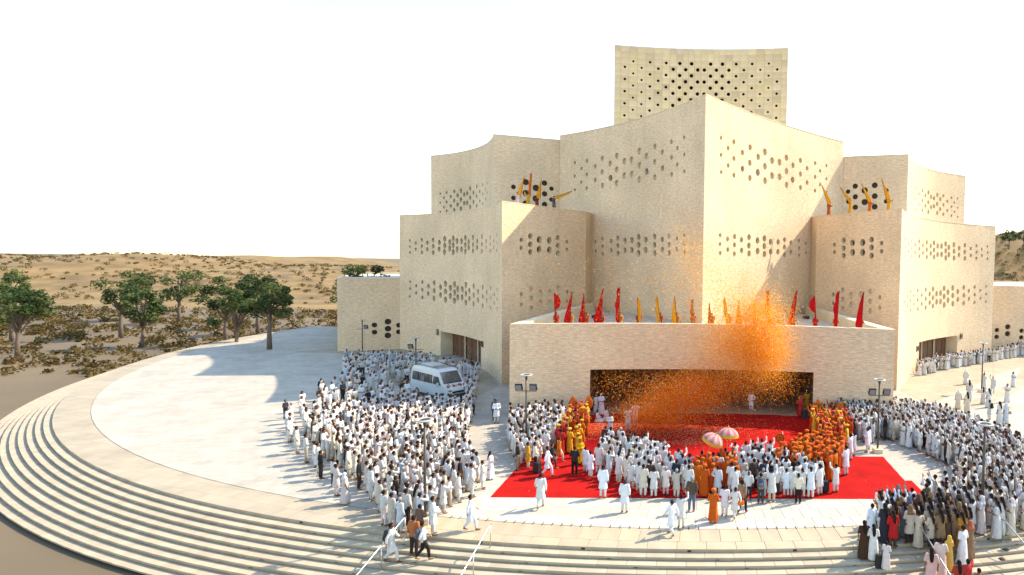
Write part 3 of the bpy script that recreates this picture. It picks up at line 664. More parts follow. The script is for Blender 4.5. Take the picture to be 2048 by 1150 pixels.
tree(-57, 78, 0, 9.5, 3.2, 'dark leafy tree at the corner of the low block by door 01', 22, 2600, 0.24)
# trees behind the far edge of the plaza
k = 0
for x, y, h, r in ((-66, 84, 7.5, 2.9), (-74, 92, 8.6, 3.3), (-83, 88, 7.2, 3.0), (-95, 97, 9.0, 3.6), (-107, 92, 7.4, 3.0), (-118, 99, 8.2, 3.3), (-88, 112, 9.5, 3.8), (-128, 110, 9.2, 3.6), (-70, 118, 9.0, 3.6), (-101, 84, 6.4, 2.7), (-90, 78, 7.6, 3.1), (-112, 80, 8.4, 3.3), (-122, 88, 7.8, 3.1), (-78, 104, 9.2, 3.7), (-60, 108, 9.6, 3.9), (-104, 118, 9.8, 3.9), (-116, 122, 9.2, 3.6), (-140, 118, 9.0, 3.7)):
    k += 1; tree(x, y, -1.6, h + 1.2, r, 'leafy tree in the loose grove beyond the outer plaza edge', 40 + k, 1700, 0.28, group='trees in the row beyond the outer edge of the plaza')
# dry scrub on the slopes: one mass
def scrub(fn, box, n, seed):
    r3 = random.Random(seed); V = []; Fc = []; Co = []
    for i in range(n):
        x, y = r3.uniform(*box[0]), r3.uniform(*box[1]); z = fn(x, y); s = r3.uniform(0.5, 1.5); c = r3.choice([(0.10, 0.062, 0.018), (0.14, 0.088, 0.026), (0.07, 0.058, 0.018), (0.17, 0.11, 0.035)])
        for j in range(26):
            a, u = r3.uniform(0, 2 * PI), r3.random(); p = Vector((x + s * math.cos(a) * r3.random(), y + s * math.sin(a) * r3.random(), z + s * 0.75 * u))
            d1 = Vector((r3.gauss(0, 1), r3.gauss(0, 1), r3.gauss(0, 1))).normalized() * 0.26; d2 = d1.orthogonal().normalized() * 0.14
            o = len(V); V += [p - d1, p + d2, p + d1, p - d2]; Fc.append((o, o + 1, o + 2, o + 3)); q = r3.uniform(.7, 1.3); Co += [c[0] * q, c[1] * q, c[2] * q, 1] * 4
    me = bpy.data.meshes.new('scrub'); me.from_pydata(V, [], Fc); ca = me.color_attributes.new('Col', 'FLOAT_COLOR', 'POINT'); ca.data.foreach_set('color', Co); me.materials.append(MATS['leaf'])
    return me
sc1 = scrub(hfR, ((60, 130), (120, 175)), 900, 3); tag(link('hill_scrub', sc1), 'dry brown and olive scrub covering the hill beyond the low stone block', 'scrub', kind='stuff')
sc3 = scrub(lambda x, y: -1.62, ((-190, -58), (66, 150)), 1500, 6); tag(link('dry_scrub', sc3), 'low dry scrub scattered over the open ground under the trees', 'scrub', kind='stuff')
sc2 = scrub(hfL, ((-330, 0), (165, 300)), 1500, 4); tag(link('far_scrub', sc2), 'low dry scrub over the far slope behind the trees', 'scrub', kind='stuff')

# ------------------------------------------------------------------ carpet
cp = [gp(982, 996), gp(1035, 930)]
cpl = [(-11.0, 30.6), (11.53, 31.3), (11.75, 33.95), (11.45, 34.0), (11.4, 38.2), (9.7, 38.3), (9.6, 47.2), (-9.2, 47.0), (-9.6, 38.3), (-11.1, 38.1)]
carpet = thing('carpet', (0, 0, 0), 'large red carpet laid in strips before the entrance opening', 'carpet'); 
xs = [(-11.05, -9.3), (-9.3, -6.2), (-6.2, -3.1), (-3.1, 0.0), (0.0, 3.1), (3.1, 6.2), (6.2, 9.3), (9.3, 11.6)]
for i, (a, c) in enumerate(xs):
    yf = 30.62 + (a + 11) * 0.031; ye = 46.8 if 0 < i < 7 else (38.2 if i == 7 else 38.0)
    ye2 = ye
    if 0 < i < 7: ye = WF.at(WF.len * ((a + 15.04) / 30.08)).y - 0.06; ye2 = WF.at(WF.len * ((c + 15.04) / 30.08)).y - 0.06
    b = MB(); n = 16; zz = 0.010 + 0.002 * (i % 2); g_ = 0.004
    vs = []
    for j in range(n + 1):
        t = j / n
        for x in (a + g_, c - g_):
            y1 = ye if x < (a + c) / 2 else ye2; y = yf + (x - a) * 0.031 + (y1 - yf) * t
            wv = 0.012 * math.sin(j * 2.1 + i) * (0.4 if j in (0, n) else 1); vs.append((x + wv, y, zz + 0.003 * math.sin(j * 1.7 + i)))
    nv = len(vs); vs += [(v[0], v[1], 0.001) for v in vs]
    fs = [(2 * j, 2 * j + 1, 2 * j + 3, 2 * j + 2) for j in range(n)]
    edge = [2 * j for j in range(n + 1)] + [2 * j + 1 for j in range(n, -1, -1)]
    fs += [(edge[k], edge[(k + 1) % len(edge)], nv + edge[(k + 1) % len(edge)], nv + edge[k]) for k in range(len(edge))]
    b.add(vs, fs); b.build('carpet_strip', 'carpet', carpet)
b = MB(); b.add([(11.45, 31.4, 0.016), (12.05, 31.45, 0.016), (12.0, 34.05, 0.016), (11.45, 34.0, 0.016)] + [(11.45, 31.4, 0.001), (12.05, 31.45, 0.001), (12.0, 34.05, 0.001), (11.45, 34.0, 0.001)], [(0, 1, 2, 3), (0, 1, 5, 4), (1, 2, 6, 5), (2, 3, 7, 6)]); b.build('carpet_strip', 'carpet', carpet)

# ------------------------------------------------------------------ lamp posts
def lamp_post(x, y, label, floods, h=4.85, rz=0.0):
    t = thing('lamp_post', (x, y, 0), label, 'lamp post', None, rz)
    b = MB(); b.tube([(0, 0, 0), (0, 0, h - 0.12)], [0.07, 0.055], 10); b.tube([(0, 0, h - 0.3), (0, 0, h - 0.1), (0, 0, h - 0.02)], [0.055, 0.09, 0.22], 10); b.build('pole', 'metal_dark', t, True)
    b = MB(); b.box((0, 0, 0.14), (0.55, 0.55, 0.28)); b.build('base', 'coping', t)
    b = MB(); R, r = 0.33, 0.045; n = 20; m_ = 8
    vs = [((R + r * 1.6 * math.cos(2 * PI * j / m_)) * math.cos(2 * PI * i / n), (R + r * 1.6 * math.cos(2 * PI * j / m_)) * math.sin(2 * PI * i / n), h + r * math.sin(2 * PI * j / m_)) for i in range(n) for j in range(m_)]
    b.add(vs, [(i * m_ + j, ((i + 1) % n) * m_ + j, ((i + 1) % n) * m_ + (j + 1) % m_, i * m_ + (j + 1) % m_) for i in range(n) for j in range(m_)]); b.build('ring_head', 'white_metal', t, True)
    b = MB(); b.tube([(0, 0, h - 0.045), (0, 0, h - 0.03)], [0.30, 0.30], 18)
    b.build('light_disc', 'metal_dark', t)
    if floods:
        b = MB(); b.box((0, -0.02, h - 1.05), (1.35, 0.05, 0.05)); b.build('cross_arm', 'metal_dark', t)
        for s in floods:
            M = Matrix.Rotation(0.35, 3, 'X'); f = MB(); f.box((s * 0.47, -0.06, h - 0.78), (0.46, 0.14, 0.40), 0, M); o = f.build('floodlight', 'black', t)
            f = MB(); f.box((s * 0.47, -0.14, h - 0.80), (0.38, 0.02, 0.32), 0, M); f.build('lens', 'lens', o)
            f = MB(); f.tube([(s * 0.23, 0, h - 1.03), (s * 0.23, 0, h - 0.78)], 0.02, 6); f.tube([(s * 0.71, 0, h - 1.03), (s * 0.71, 0, h - 0.78)], 0.02, 6); f.build('bracket', 'metal_dark', o)
    return t
p = gp(1755, 905); lamp_post(p.x, p.y, 'lamp post with two floodlights at the carpet corner nearest door 04', (-1, 1))
p = gp(1052, 897); lamp_post(p.x, p.y, 'lamp post with two floodlights among the white crowd on the minibus side of the carpet', (-1, 1))
p = gp(1963, 1047); lamp_post(p.x, p.y, 'lamp post rising from the dense crowd above the steps', None)
p = gp(1963, 784); lamp_post(p.x, p.y, 'lamp post on the open plaza before door 04', None)
p = gp(850, 1045); lamp_post(p.x, p.y, 'lamp post in the crowd between the minibus and the steps', None)
p = gp(832, 779); lamp_post(p.x, p.y, 'lamp post standing behind the minibus', (-1,))
p = gp(725, 722); lamp_post(p.x, p.y, 'lamp post with one floodlight before the low block by door 01', (1,))

# ------------------------------------------------------------------ handrails on the steps
def handrail(a, label):
    t = thing('handrail', ring_pt(RLIP, a, 0), label, 'handrail'); t.rotation_euler = (0, 0, a)
    b = MB(); P = []
    def at(d, z): return Vector((0, -d, z))
    slope = RI / TR
    pts = [at(0.15, 1.0 - 0.16), at(0.3, 1.02 - 0.16), at(3.3, 1.02 - 3.3 * slope - 0.05), at(3.5, 0.86 - 3.3 * slope)]
    b.tube(pts, 0.028, 8); b.build('rail', 'steel', t, True)
    for d in (0.22, 1.72, 3.2):
        kst = int(d / TR); b = MB(); b.tube([at(d, -RI * (kst + 1) + 0.0), at(d, 1.0 - 0.16 - max(0, d - 0.3) * slope)], 0.022, 8); b.tube([at(d, -RI * (kst + 1)), at(d, -RI * (kst + 1) + 0.02)], 0.06, 8); b.build('post', 'steel', t, True)
    return t
def ang_of(x, y):
    p = gp(x, y); return math.atan2(p.x - RC.x, RC.y - p.y)
handrail(ang_of(977, 1092), 'thin steel handrail on the bare steps before the carpet')
handrail(ang_of(812, 1072), 'thin steel handrail beside the walkers coming up the steps')
handrail(ang_of(1840, 1092), 'steel handrail amid the women on the steps')
handrail(ang_of(2003, 1075), 'steel handrail on the empty steps beside the dropped shoes')
#@@PEOPLE
# ------------------------------------------------------------------ people: figures built once per pose, then copied
DG = bpy.context.evaluated_depsgraph_get
def fuse(mb, name, voxel, tris, mats):
    """join overlapping pieces into one continuous skin and thin it to about the given number of triangles"""
    me = mb.mesh(name + '_raw', 'skin'); o = bpy.data.objects.new('tmp', me); C.objects.link(o)
    r = o.modifiers.new('r', 'REMESH'); r.mode = 'VOXEL'; r.voxel_size = voxel; r.use_smooth_shade = True
    s = o.modifiers.new('s', 'SMOOTH'); s.factor = 0.5; s.iterations = 2
    out = []
    e = bpy.data.meshes.new_from_object(o.evaluated_get(DG())); nt_ = max(1, 2 * len(e.polygons)); bpy.data.meshes.remove(e)
    d = o.modifiers.new('d', 'DECIMATE')
    for k in (1.0, 0.42):
        d.ratio = min(1, tris * k / nt_)
        e = bpy.data.meshes.new_from_object(o.evaluated_get(DG())); e.name = name; e.materials.clear(); e.materials.append(MATS[mats]); e.polygons.foreach_set('use_smooth', [True] * len(e.polygons)); out.append(e)
    bpy.data.objects.remove(o); bpy.data.meshes.remove(me)
    return out
def ell(z, rx, ry, cx=0.0, cy=0.0, n=20, fold=0.0, nf=7, ph=0.0):
    return [Vector((cx + rx * (1 + fold * math.cos(nf * 2 * PI * k / n + ph)) * math.cos(2 * PI * k / n), cy + ry * (1 + fold * math.cos(nf * 2 * PI * k / n + ph)) * math.sin(2 * PI * k / n), z)) for k in range(n)]
ARM = {'down': ((.255, -.03, 1.13), (.235, .07, .86)), 'fold': ((.255, .02, 1.13), (.06, .25, 1.12)), 'up': ((.25, .12, 1.58), (.19, .20, 1.84)), 'photo': ((.25, .2, 1.34), (.07, .27, 1.56)),
       'fwd': ((.25, .16, 1.18), (.16, .38, 1.22)), 'wave': ((.30, .14, 1.50), (.28, .24, 1.80)), 'hip': ((.34, -.05, 1.16), (.2, .1, 1.0)), 'swing': ((.26, .12, 1.14), (.24, .28, .95)), 'swingb': ((.26, -.14, 1.15), (.25, -.16, .9))}
def make_variant(garment, aL, aR, legs, drop=0.0):
    Z = lambda p: Vector((p[0], p[1], p[2] - drop))
    sh = {s: Vector((s * .175, 0, 1.405)) for s in (-1, 1)}
    arm = {}
    for s, a in ((-1, aL), (1, aR)):
        e, h = ARM[a]; arm[s] = (sh[s], Vector((s * e[0], e[1], e[2])), Vector((s * h[0], h[1], h[2])))
    if legs == 'stand': lg = {s: ((s * .095, 0, .92), (s * .105, .02, .49), (s * .11, -.02, .09), (s * .125, .15, .035)) for s in (-1, 1)}
    elif legs == 'walk': lg = {1: ((.09, 0, .92), (.09, .20, .52), (.09, .24, .10), (.10, .41, .04)), -1: ((-.09, 0, .92), (-.09, .0, .49), (-.09, -.27, .17), (-.10, -.14, .05))}
    else: lg = {s: ((s * .10, 0, .92), (s * .34, .22, .90), (-s * .02, .30, .86), (-s * .12, .30, .84)) for s in (-1, 1)}
    hand_mb = MB()
    # body
    b = MB()
    b.sphere((0, .005, 1.585), (.076, .096, .112), 14, 10); b.sphere((0, .045, 1.525), (.05, .05, .05), 10, 6)
    b.sphere((0, .102, 1.575), (.016, .022, .026), 8, 6)
    for s in (-1, 1): b.sphere((s * .08, -.005, 1.575), (.014, .024, .034), 8, 6)
    b.tube([(0, -.01, 1.38), (0, 0, 1.54)], [.062, .055], 10)
    b.loft([ell(.86, .14, .10), ell(.98, .16, .11), ell(1.12, .15, .105), ell(1.28, .175, .115), ell(1.40, .165, .085), ell(1.44, .09, .06)])
    for s in (-1, 1):
        b.tube([arm[s][0], arm[s][1]], [.056, .042], 10); b.sphere(arm[s][0], .06, 10, 6); b.sphere(arm[s][1], .043, 8, 6)
        b.tube([arm[s][1], arm[s][2]], [.042, .029], 10)
        h, k, a, t = [Vector(q) for q in lg[s]]
        b.tube([h, k], [.085, .057], 10); b.sphere(k, .058, 8, 6); b.tube([k, a], [.056, .038], 10); b.sphere(h, .086, 10, 6)
        b.tube([a + Vector((0, -.04, -.045)), t], [.042, .035], 8); b.sphere(t, (.042, .05, .032), 8, 6); b.sphere(a, .044, 8, 6)
        # hand: palm and five fingers closing a little
        d = (arm[s][2] - arm[s][1]).normalized(); lat = d.cross(Vector((0, 1, 0.3))).normalized(); nrm = lat.cross(d).normalized(); w0 = arm[s][2]
        b.tube([w0 - d * .01, w0 + d * .085], [.028, .034], 8)
        for f in range(4):
            u = lat * (f - 1.5) * .0185; L = (.062, .078, .074, .055)[f]; base = w0 + d * .085 + u; kn = base + d * L * .55 + nrm * .008; hand_mb.tube([base - d * .02, kn, kn + d * L * .42 + nrm * .022], [.0105, .0095, .007], 5)
        tb = w0 + d * .03 + lat * .028 * s; hand_mb.tube([tb, tb + lat * .03 * s + d * .03, tb + lat * .034 * s + d * .062], [.012, .011, .008], 5)
    for q in b.v: pass
    b.v = [tuple(Z(v)) for v in b.v]; hand_mb.v = [tuple(Z(v)) for v in hand_mb.v]
    body, body_l = fuse(b, 'person', 0.024, 900, 'skin')
    # add fingers, eyes and mouth to the full figure
    eb = MB(); eb.v = list(hand_mb.v); eb.f = list(hand_mb.f); eb.mi = list(hand_mb.mi)
    fb = MB()
    for s in (-1, 1): fb.sphere(Z((s * .032, .092, 1.597)), (.013, .008, .008), 6, 4, 1)
    fb.sphere(Z((0, .098, 1.535)), (.022, .006, .006), 6, 4, 1)
    eb.add(fb.v, fb.f, 1)
    o = len(body.vertices); vs = [tuple(v.co) for v in body.vertices] + eb.v; fs = [tuple(p.vertices) for p in body.polygons] + [tuple(i + o for i in f) for f in eb.f]
    me = bpy.data.meshes.new('person'); me.from_pydata(vs, [], fs); me.materials.append(MATS['skin']); me.materials.append(MATS['eye'])
    me.polygons.foreach_set('material_index', [0] * len(body.polygons) + eb.mi); me.polygons.foreach_set('use_smooth', [True] * len(fs)); bpy.data.meshes.remove(body)
    parts = []; lod = [(body_l, 'skin')]
    # garments
    g_ = MB(); neck = [ell(1.455, .072, .062), ell(1.43, .14, .08), ell(1.385, .18, .098), ell(1.27, .19, .12), ell(1.12, .172, .12)]
    if garment == 'kurta': rings = neck + [ell(.98, .182, .13), ell(.78, .20, .15, 0, 0, 20, .05), ell(.58, .222, .17, 0, 0, 20, .09), ell(.50, .228, .175, 0, 0, 20, .11)]
    elif garment == 'shirt': rings = neck + [ell(.98, .18, .13), ell(.84, .19, .138)]
    elif garment == 'robe': rings = neck + [ell(.98, .185, .135), ell(.70, .205, .16, 0, 0, 20, .07), ell(.35, .23, .185, 0, 0, 20, .13, 7, .5), ell(.13, .24, .20, 0, 0, 20, .16, 7, .8)]
    elif garment == 'saree': rings = [ell(1.455, .07, .06), ell(1.43, .14, .08), ell(1.38, .18, .10), ell(1.27, .19, .14), ell(1.08, .165, .125), ell(.92, .20, .16), ell(.65, .225, .18, 0, 0, 20, .04), ell(.3, .25, .21, 0, 0, 20, .08), ell(.06, .275, .24, 0, .02, 20, .11, 7, .7)]
    if legs == 'sit' and garment != 'shirt': rings = neck + [ell(.98, .24, .22, 0, .06), ell(.86, .40, .36, 0, .14, 20, .06), ell(.80, .42, .38, 0, .15, 20, .06)]
    g_.loft(rings[::-1])
    sl = .92 if garment in ('kurta', 'robe') else (.5 if garment == 'shirt' else .25)
    for s in (-1, 1):
        a, e, h = arm[s]; g_.sphere(a, .07, 10, 6)
        g_.tube([a, e], [.07, .056], 10)
        if sl > .4: g_.sphere(e, .055, 8, 6); g_.tube([e, e.lerp(h, sl)], [.055, .05 if garment != 'robe' else .066], 10)
    if garment in ('robe', 'saree'):       # a loose end of cloth wound over one shoulder
        g_.loft([ell(1.445, .06, .05, -.12, .0, 12), ell(1.36, .11, .125, -.09, .02, 12), ell(1.12, .155, .145, -.02, .02, 12, .08), ell(.86, .185, .155, .03, .03, 12, .08)][::-1])
    g_.v = [tuple(Z(v)) for v in g_.v]
    nm = {'kurta': 'tunic', 'shirt': 'shirt', 'robe': 'robe', 'saree': 'dress'}[garment]
    m0, m1 = fuse(g_, nm, 0.024, 900, 'cloth'); parts.append((nm, m0, 'top')); lod.append((m1, 'top'))
    if garment in ('kurta', 'shirt'):
        t_ = MB(); t_.loft([ell(.80, .16, .12), ell(.90, .185, .135), ell(1.0, .17, .125)])
        for s in (-1, 1):
            h, k, a, tt = [Vector(q) for q in lg[s]]; t_.tube([h, k], [.105, .08], 10); t_.sphere(k, .081, 8, 6); t_.tube([k, a + Vector((0, 0, .01))], [.08, .064], 10)
        t_.v = [tuple(Z(v)) for v in t_.v]
        m0, m1 = fuse(t_, 'trousers', 0.028, 340, 'cloth'); parts.append(('trousers', m0, 'bottom')); lod.append((m1, 'bottom'))
    return dict(body=me, parts=parts, lod=lod, drop=drop)
# head coverings are shared by all figures
def head_meshes():
    H = {}
    b = MB(); b.sphere((0, -.012, 1.605), (.088, .104, .108), 12, 9, 0, keep=lambda c: not (c.y > .028 and c.z < 1.645) and not (c.z < 1.53)); H['hair'] = ('hair', b.mesh('hair', 'cloth', True), 'head')
    b = MB(); b.sphere((0, -.012, 1.605), (.09, .106, .110), 12, 9, 0, keep=lambda c: not (c.y > .028 and c.z < 1.655) and not (c.z < 1.50)); b.loft([ell(1.18, .045, .02, 0, -.165, 10), ell(1.3, .075, .03, 0, -.155, 10), ell(1.46, .085, .045, 0, -.11, 10), ell(1.60, .08, .05, 0, -.06, 10)]); H['long'] = ('hair', b.mesh('hair', 'cloth', True), 'head')
    b = MB(); b.loft([ell(1.60, .085, .105, 0, -.005, 14), ell(1.625, .118, .135, 0, -.005, 14), ell(1.67, .128, .145, 0, -.008, 14), ell(1.715, .115, .13, 0, -.012, 14), ell(1.735, .06, .07, 0, -.012, 14)]); H['turban'] = ('turban', b.mesh('turban', 'cloth', True), 'head')
    b = MB(); b.loft([ell(1.33, .20, .15, 0, -.03, 14, .05), ell(1.42, .165, .13, 0, -.025, 14), ell(1.50, .105, .115, 0, -.02, 14), ell(1.60, .098, .115, 0, -.01, 14), ell(1.68, .075, .085, 0, -.015, 14), ell(1.715, .03, .03, 0, -.02, 14)])
    b2 = MB(); ks = [i for i, f in enumerate(b.f) if not ((lambda c: c.y > .05 and 1.50 < c.z < 1.66)(sum((Vector(b.v[j]) for j in f), Vector()) / len(f)))]
    b2.v = b.v; b2.f = [b.f[i] for i in ks]; b2.mi = [0] * len(ks); H['scarf'] = ('headscarf', b2.mesh('headscarf', 'cloth', True), 'head')
    b = MB(); b.sphere((0, -.005, 1.62), (.09, .105, .10), 12, 8, 0, keep=lambda c: c.z > 1.60); b.box((0, .13, 1.612), (.13, .09, .012)); H['cap'] = ('cap', b.mesh('cap', 'cloth', True), 'head')
    return H
HEADS = head_meshes()
V = {}
for nm, a in dict(k_fold=('kurta', 'fold', 'fold', 'stand'), k_down=('kurta', 'down', 'down', 'stand'), k_up=('kurta', 'up', 'up', 'stand'), k_wave=('kurta', 'down', 'wave', 'stand'), k_wavel=('kurta', 'wave', 'fold', 'stand'), k_photo=('kurta', 'photo', 'photo', 'stand'), k_walk=('kurta', 'swing', 'swingb', 'walk'), k_hip=('kurta', 'hip', 'down', 'stand'), k_sit=('kurta', 'fold', 'fold', 'sit', .80),
                 s_fold=('shirt', 'fold', 'fold', 'stand'), s_down=('shirt', 'down', 'down', 'stand'), s_photo=('shirt', 'photo', 'photo', 'stand'), s_walk=('shirt', 'swing', 'swingb', 'walk'), s_up=('shirt', 'up', 'up', 'stand'),
                 r_fold=('robe', 'fold', 'fold', 'stand'), r_down=('robe', 'down', 'down', 'stand'), r_wave=('robe', 'down', 'wave', 'stand'), r_up=('robe', 'up', 'up', 'stand'), r_hold=('robe', 'fwd', 'fold', 'stand'),
                 d_fold=('saree', 'fold', 'fold', 'stand'), d_down=('saree', 'down', 'down', 'stand'), d_wave=('saree', 'fold', 'wave', 'stand'), d_up=('saree', 'up', 'up', 'stand')).items(): V[nm] = make_variant(*a)
SKIN = [(.15, .066, .033), (.20, .095, .05), (.11, .048, .025), (.24, .12, .066), (.17, .078, .04)]
BLACK = (.024, .015, .011); GREY = (.30, .29, .27)
def WHITE():
    q = rnd.uniform(.72, 1.0); k = rnd.random()
    return tuple(c * q for c in ((.72, .69, .64) if k < .55 else (.65, .68, .69) if k < .70 else (.66, .58, .46) if k < .87 else (.74, .63, .58)))
ORANGE = lambda: rnd.choice([(.50, .085, .008), (.56, .11, .01), (.46, .065, .008), (.58, .14, .012)])
DARK = lambda: rnd.choice([(.02, .02, .022), (.035, .03, .028), (.03, .035, .05), (.06, .045, .035)])
RED = lambda: rnd.choice([(.50, .02, .02), (.42, .03, .02), (.55, .06, .02)])
YEL = lambda: rnd.choice([(.72, .38, .02), (.75, .45, .05), (.66, .28, .02)])
COLR = lambda: rnd.choice([(.16, .09, .045), (.34, .03, .03), (.42, .27, .16), (.10, .12, .15), (.26, .16, .085), (.45, .20, .03), (.09, .055, .04), (.52, .43, .32), (.17, .19, .23), (.12, .07, .04), (.30, .19, .10), (.08, .05, .035), (.22, .12, .06)])
PEOPLE = []
def person(x, y, z, head, var, top, bottom, hd, hcol, label, group=None, scale=None, force=False):
    PEOPLE.append(dict(x=x, y=y, z=z, h=head, v=var, top=top, bottom=bottom, hd=hd, hcol=hcol, label=label, group=group or label, s=scale or rnd.uniform(.89, 1.06), skin=rnd.choice(SKIN), force=force)); d = PEOPLE[-1]
    for k_ in ('top', 'bottom', 'hcol'): d[k_] = tuple(c * .84 for c in d[k_])
def gz(x, y):
    R = math.hypot(x - RC.x, y - RC.y)
    if R <= RLIP + .05: return 0.0
    return -RI * (int((R - RLIP) / TR) + 1)
def gps(x, y):
    p = gp(x, y)
    for _ in range(4): p = gp(x, y, gz(p.x, p.y))
    return p
def who(px, py, hd_, var, top, bottom, head, hcol, label, scale=None, group=None):
    p = gps(px, py); person(p.x, p.y, gz(p.x, p.y), math.radians(hd_), var, top, bottom, head, hcol, label, group, scale, True); return p
W1 = (.72, .69, .64); CRM = (.72, .66, .54)
# --- people who stand out singly
L = who
L(1081, 1017, -8, 'k_walk', W1, W1, 'hair', BLACK, 'person in white tunic walking alone off the front corner of the carpet')
L(1249, 1025, 5, 'k_down', (.78, .78, .77), W1, 'hair', (.05, .04, .04), 'person in white short tunic standing alone on pale paving, back to the steps')
L(1206, 996, 10, 'k_down', (.80, .84, .86), W1, 'hair', BLACK, 'person in bluish white tunic on the very front edge of the carpet')
L(1343, 1071, -40, 'k_walk', (.84, .84, .84), W1, 'hair', (.04, .03, .03), 'balding person in long white tunic on the beige band, raising a hand')
L(1362, 1055, 10, 'k_wave', W1, W1, 'hair', BLACK, 'person in white stretching one arm up behind the person in long tunic')
L(1383, 1023, 0, 's_down', (.11, .075, .05), (.12, .16, .22), 'cap', (.25, .32, .42), 'person in dark checked shirt, blue jeans and pale blue cap')
L(1426, 1046, 5, 'r_fold', (.56, .105, .01), W1, 'turban', (.58, .13, .012), 'person in orange robe and head wrap standing alone on the pale paving')
L(1408, 994, 4, 'r_fold', (.50, .085, .008), W1, 'turban', (.54, .10, .01), 'tall person in orange robe in the middle front row of the crowd')
L(1449, 1032, 2, 'k_fold', (.80, .76, .75), W1, 'hair', BLACK, 'person in wide off-white tunic beside the lone orange robe')
L(1470, 1037, -10, 'k_walk', W1, W1, 'hair', BLACK, 'person in white with an orange shoulder bag')
L(1484, 1028, 30, 's_walk', (.28, .20, .13), (.03, .025, .022), 'hair', BLACK, 'person in brown jacket and dark trousers beside the orange shoulder bag')
L(1497, 1000, 0, 's_down', W1, (.03, .03, .035), 'hair', (.10, .09, .08), 'person in white shirt and black trousers in the front row')
L(1521, 1008, 3, 's_photo', (.26, .22, .18), (.07, .055, .045), 'hair', BLACK, 'person in grey shirt with blue backpack, arms raised with a camera')
L(1543, 1004, 0, 'k_up', (.72, .70, .63), (.62, .52, .38), 'hair', BLACK, 'person in ivory tunic with both arms lifted, at the carpet edge')
L(1572, 993, -3, 'k_down', (.78, .82, .86), W1, 'hair', BLACK, 'person in bluish white tunic at the carpet edge beside the raised arms')
L(1586, 993, -10, 'k_fold', W1, W1, 'hair', BLACK, 'person in white between bluish tunic and cream shirt at the carpet edge')
L(1596, 1007, 0, 's_fold', (.78, .70, .50), (.02, .018, .016), 'hair', BLACK, 'person in cream shirt and black trousers just off the carpet edge')
L(1604, 995, 8, 'k_photo', W1, W1, 'hair', BLACK, 'person in white peering past the cream shirt at the carpet edge')
L(1621, 997, 4, 'k_up', (.80, .83, .86), W1, 'hair', BLACK, 'person in white with arms up, last in the carpet front row')
L(1636, 976, 12, 's_down', W1, (.02, .02, .022), 'hair', BLACK, 'person in white shirt and black trousers with a black backpack by the suitcase')
L(1671, 985, -25, 'k_wavel', W1, W1, 'hair', BLACK, 'person in white pointing across the carpet, standing by the suitcase')
L(1653, 955, -25, 'r_down', (.53, .095, .01), W1, 'turban', (.56, .12, .012), 'person in long orange robe standing behind the suitcase')
L(1674, 947, -30, 'r_fold', (.52, .09, .01), W1, 'turban', (.56, .12, .012), 'person in orange robe between the suitcase and a white tunic')
L(1691, 951, -40, 'k_fold', (.84, .80, .80), W1, 'hair', BLACK, 'person in white watching alone at the edge of the orange group')
L(1700, 921, -45, 'k_fold', W1, W1, 'hair', BLACK, 'person in white on the carpet facing the porch beside the orange group')
L(1708, 912, -50, 'k_photo', W1, W1, 'hair', BLACK, 'person in white aiming a phone, on the carpet beside the orange group')
L(1734, 905, -75, 'k_fold', (.83, .78, .78), W1, 'hair', BLACK, 'person in white tunic on the carpet corner by the floodlight lamp post')
L(1738, 899, -70, 'k_down', (.82, .78, .78), W1, 'hair', BLACK, 'person in white right behind the one at the carpet corner by the lamp post')
L(1035, 940, 60, 's_fold', (.05, .035, .028), (.36, .24, .14), 'hair', (.10, .06, .05), 'person in black shirt and khaki trousers at the carpet edge')
L(1056, 937, 60, 'k_down', (.74, .36, .015), (.75, .60, .50), 'hair', BLACK, 'person in bright yellow tunic at the carpet edge')
L(1070, 944, 65, 's_fold', (.78, .68, .50), (.025, .02, .02), 'hair', BLACK, 'person in cream shirt and black trousers with a black trolley case')
L(1095, 953, 70, 'k_walk', (.83, .79, .79), (.80, .70, .70), 'hair', BLACK, 'person in white tunic striding over the carpet past the trolley case')
L(1104, 938, 60, 's_walk', (.03, .026, .024), (.10, .07, .05), 'hair', BLACK, 'person in open black jacket over white shirt beside the striding white tunic')
L(1118, 925, 45, 'k_walk', (.62, .18, .02), (.78, .60, .55), 'hair', BLACK, 'person dancing in orange tunic and pale trousers on the carpet')
L(1133, 888, 50, 'k_wave', (.66, .30, .06), (.78, .5, .45), 'turban', (.60, .25, .10), 'person dancing in peach tunic and turban on the carpet')
L(1149, 951, -5, 's_fold', (.035, .027, .024), (.018, .016, .015), 'hair', BLACK, 'person in black suit seen from behind on the bare carpet')
L(1160, 929, 170, 'r_fold', (.74, .36, .01), W1, 'hair', BLACK, 'person in yellow robe facing the black suit on the carpet')
L(1156, 915, 150, 'r_wave', (.70, .30, .02), W1, 'turban', (.72, .38, .03), 'person in amber robe behind the yellow robe on the carpet')
L(1181, 955, 40, 'k_fold', (.83, .80, .80), W1, 'hair', BLACK, 'stout person in white tunic, hands clasped, alone on the carpet')
L(1171, 945, 30, 'k_down', (.82, .79, .79), W1, 'hair', BLACK, 'person in white half hidden behind the stout white tunic')
L(1211, 902, 10, 's_down', (.045, .033, .025), (.03, .025, .02), 'hair', (.04, .035, .03), 'person in dark brown suit behind the priest in a white shawl')
L(1220, 870, 160, 'r_fold', W1, W1, 'hair', BLACK, 'person in white shawl and robe facing the crowd before the porch')
L(1256, 861, 170, 'k_photo', W1, W1, 'hair', BLACK, 'person in white filming, standing amid the falling petals')
L(1270, 852, 160, 'k_photo', (.80, .76, .76), W1, 'hair', BLACK, 'person in pale clothes with camera next to the one filming in petals')
L(1195, 842, 100, 'k_sit', W1, W1, 'hair', BLACK, 'person in white sitting on the carpet beside the porch corner')
L(1212, 838, 110, 'k_sit', W1, W1, 'hair', BLACK, 'person in white sitting close to the porch post, knees folded')
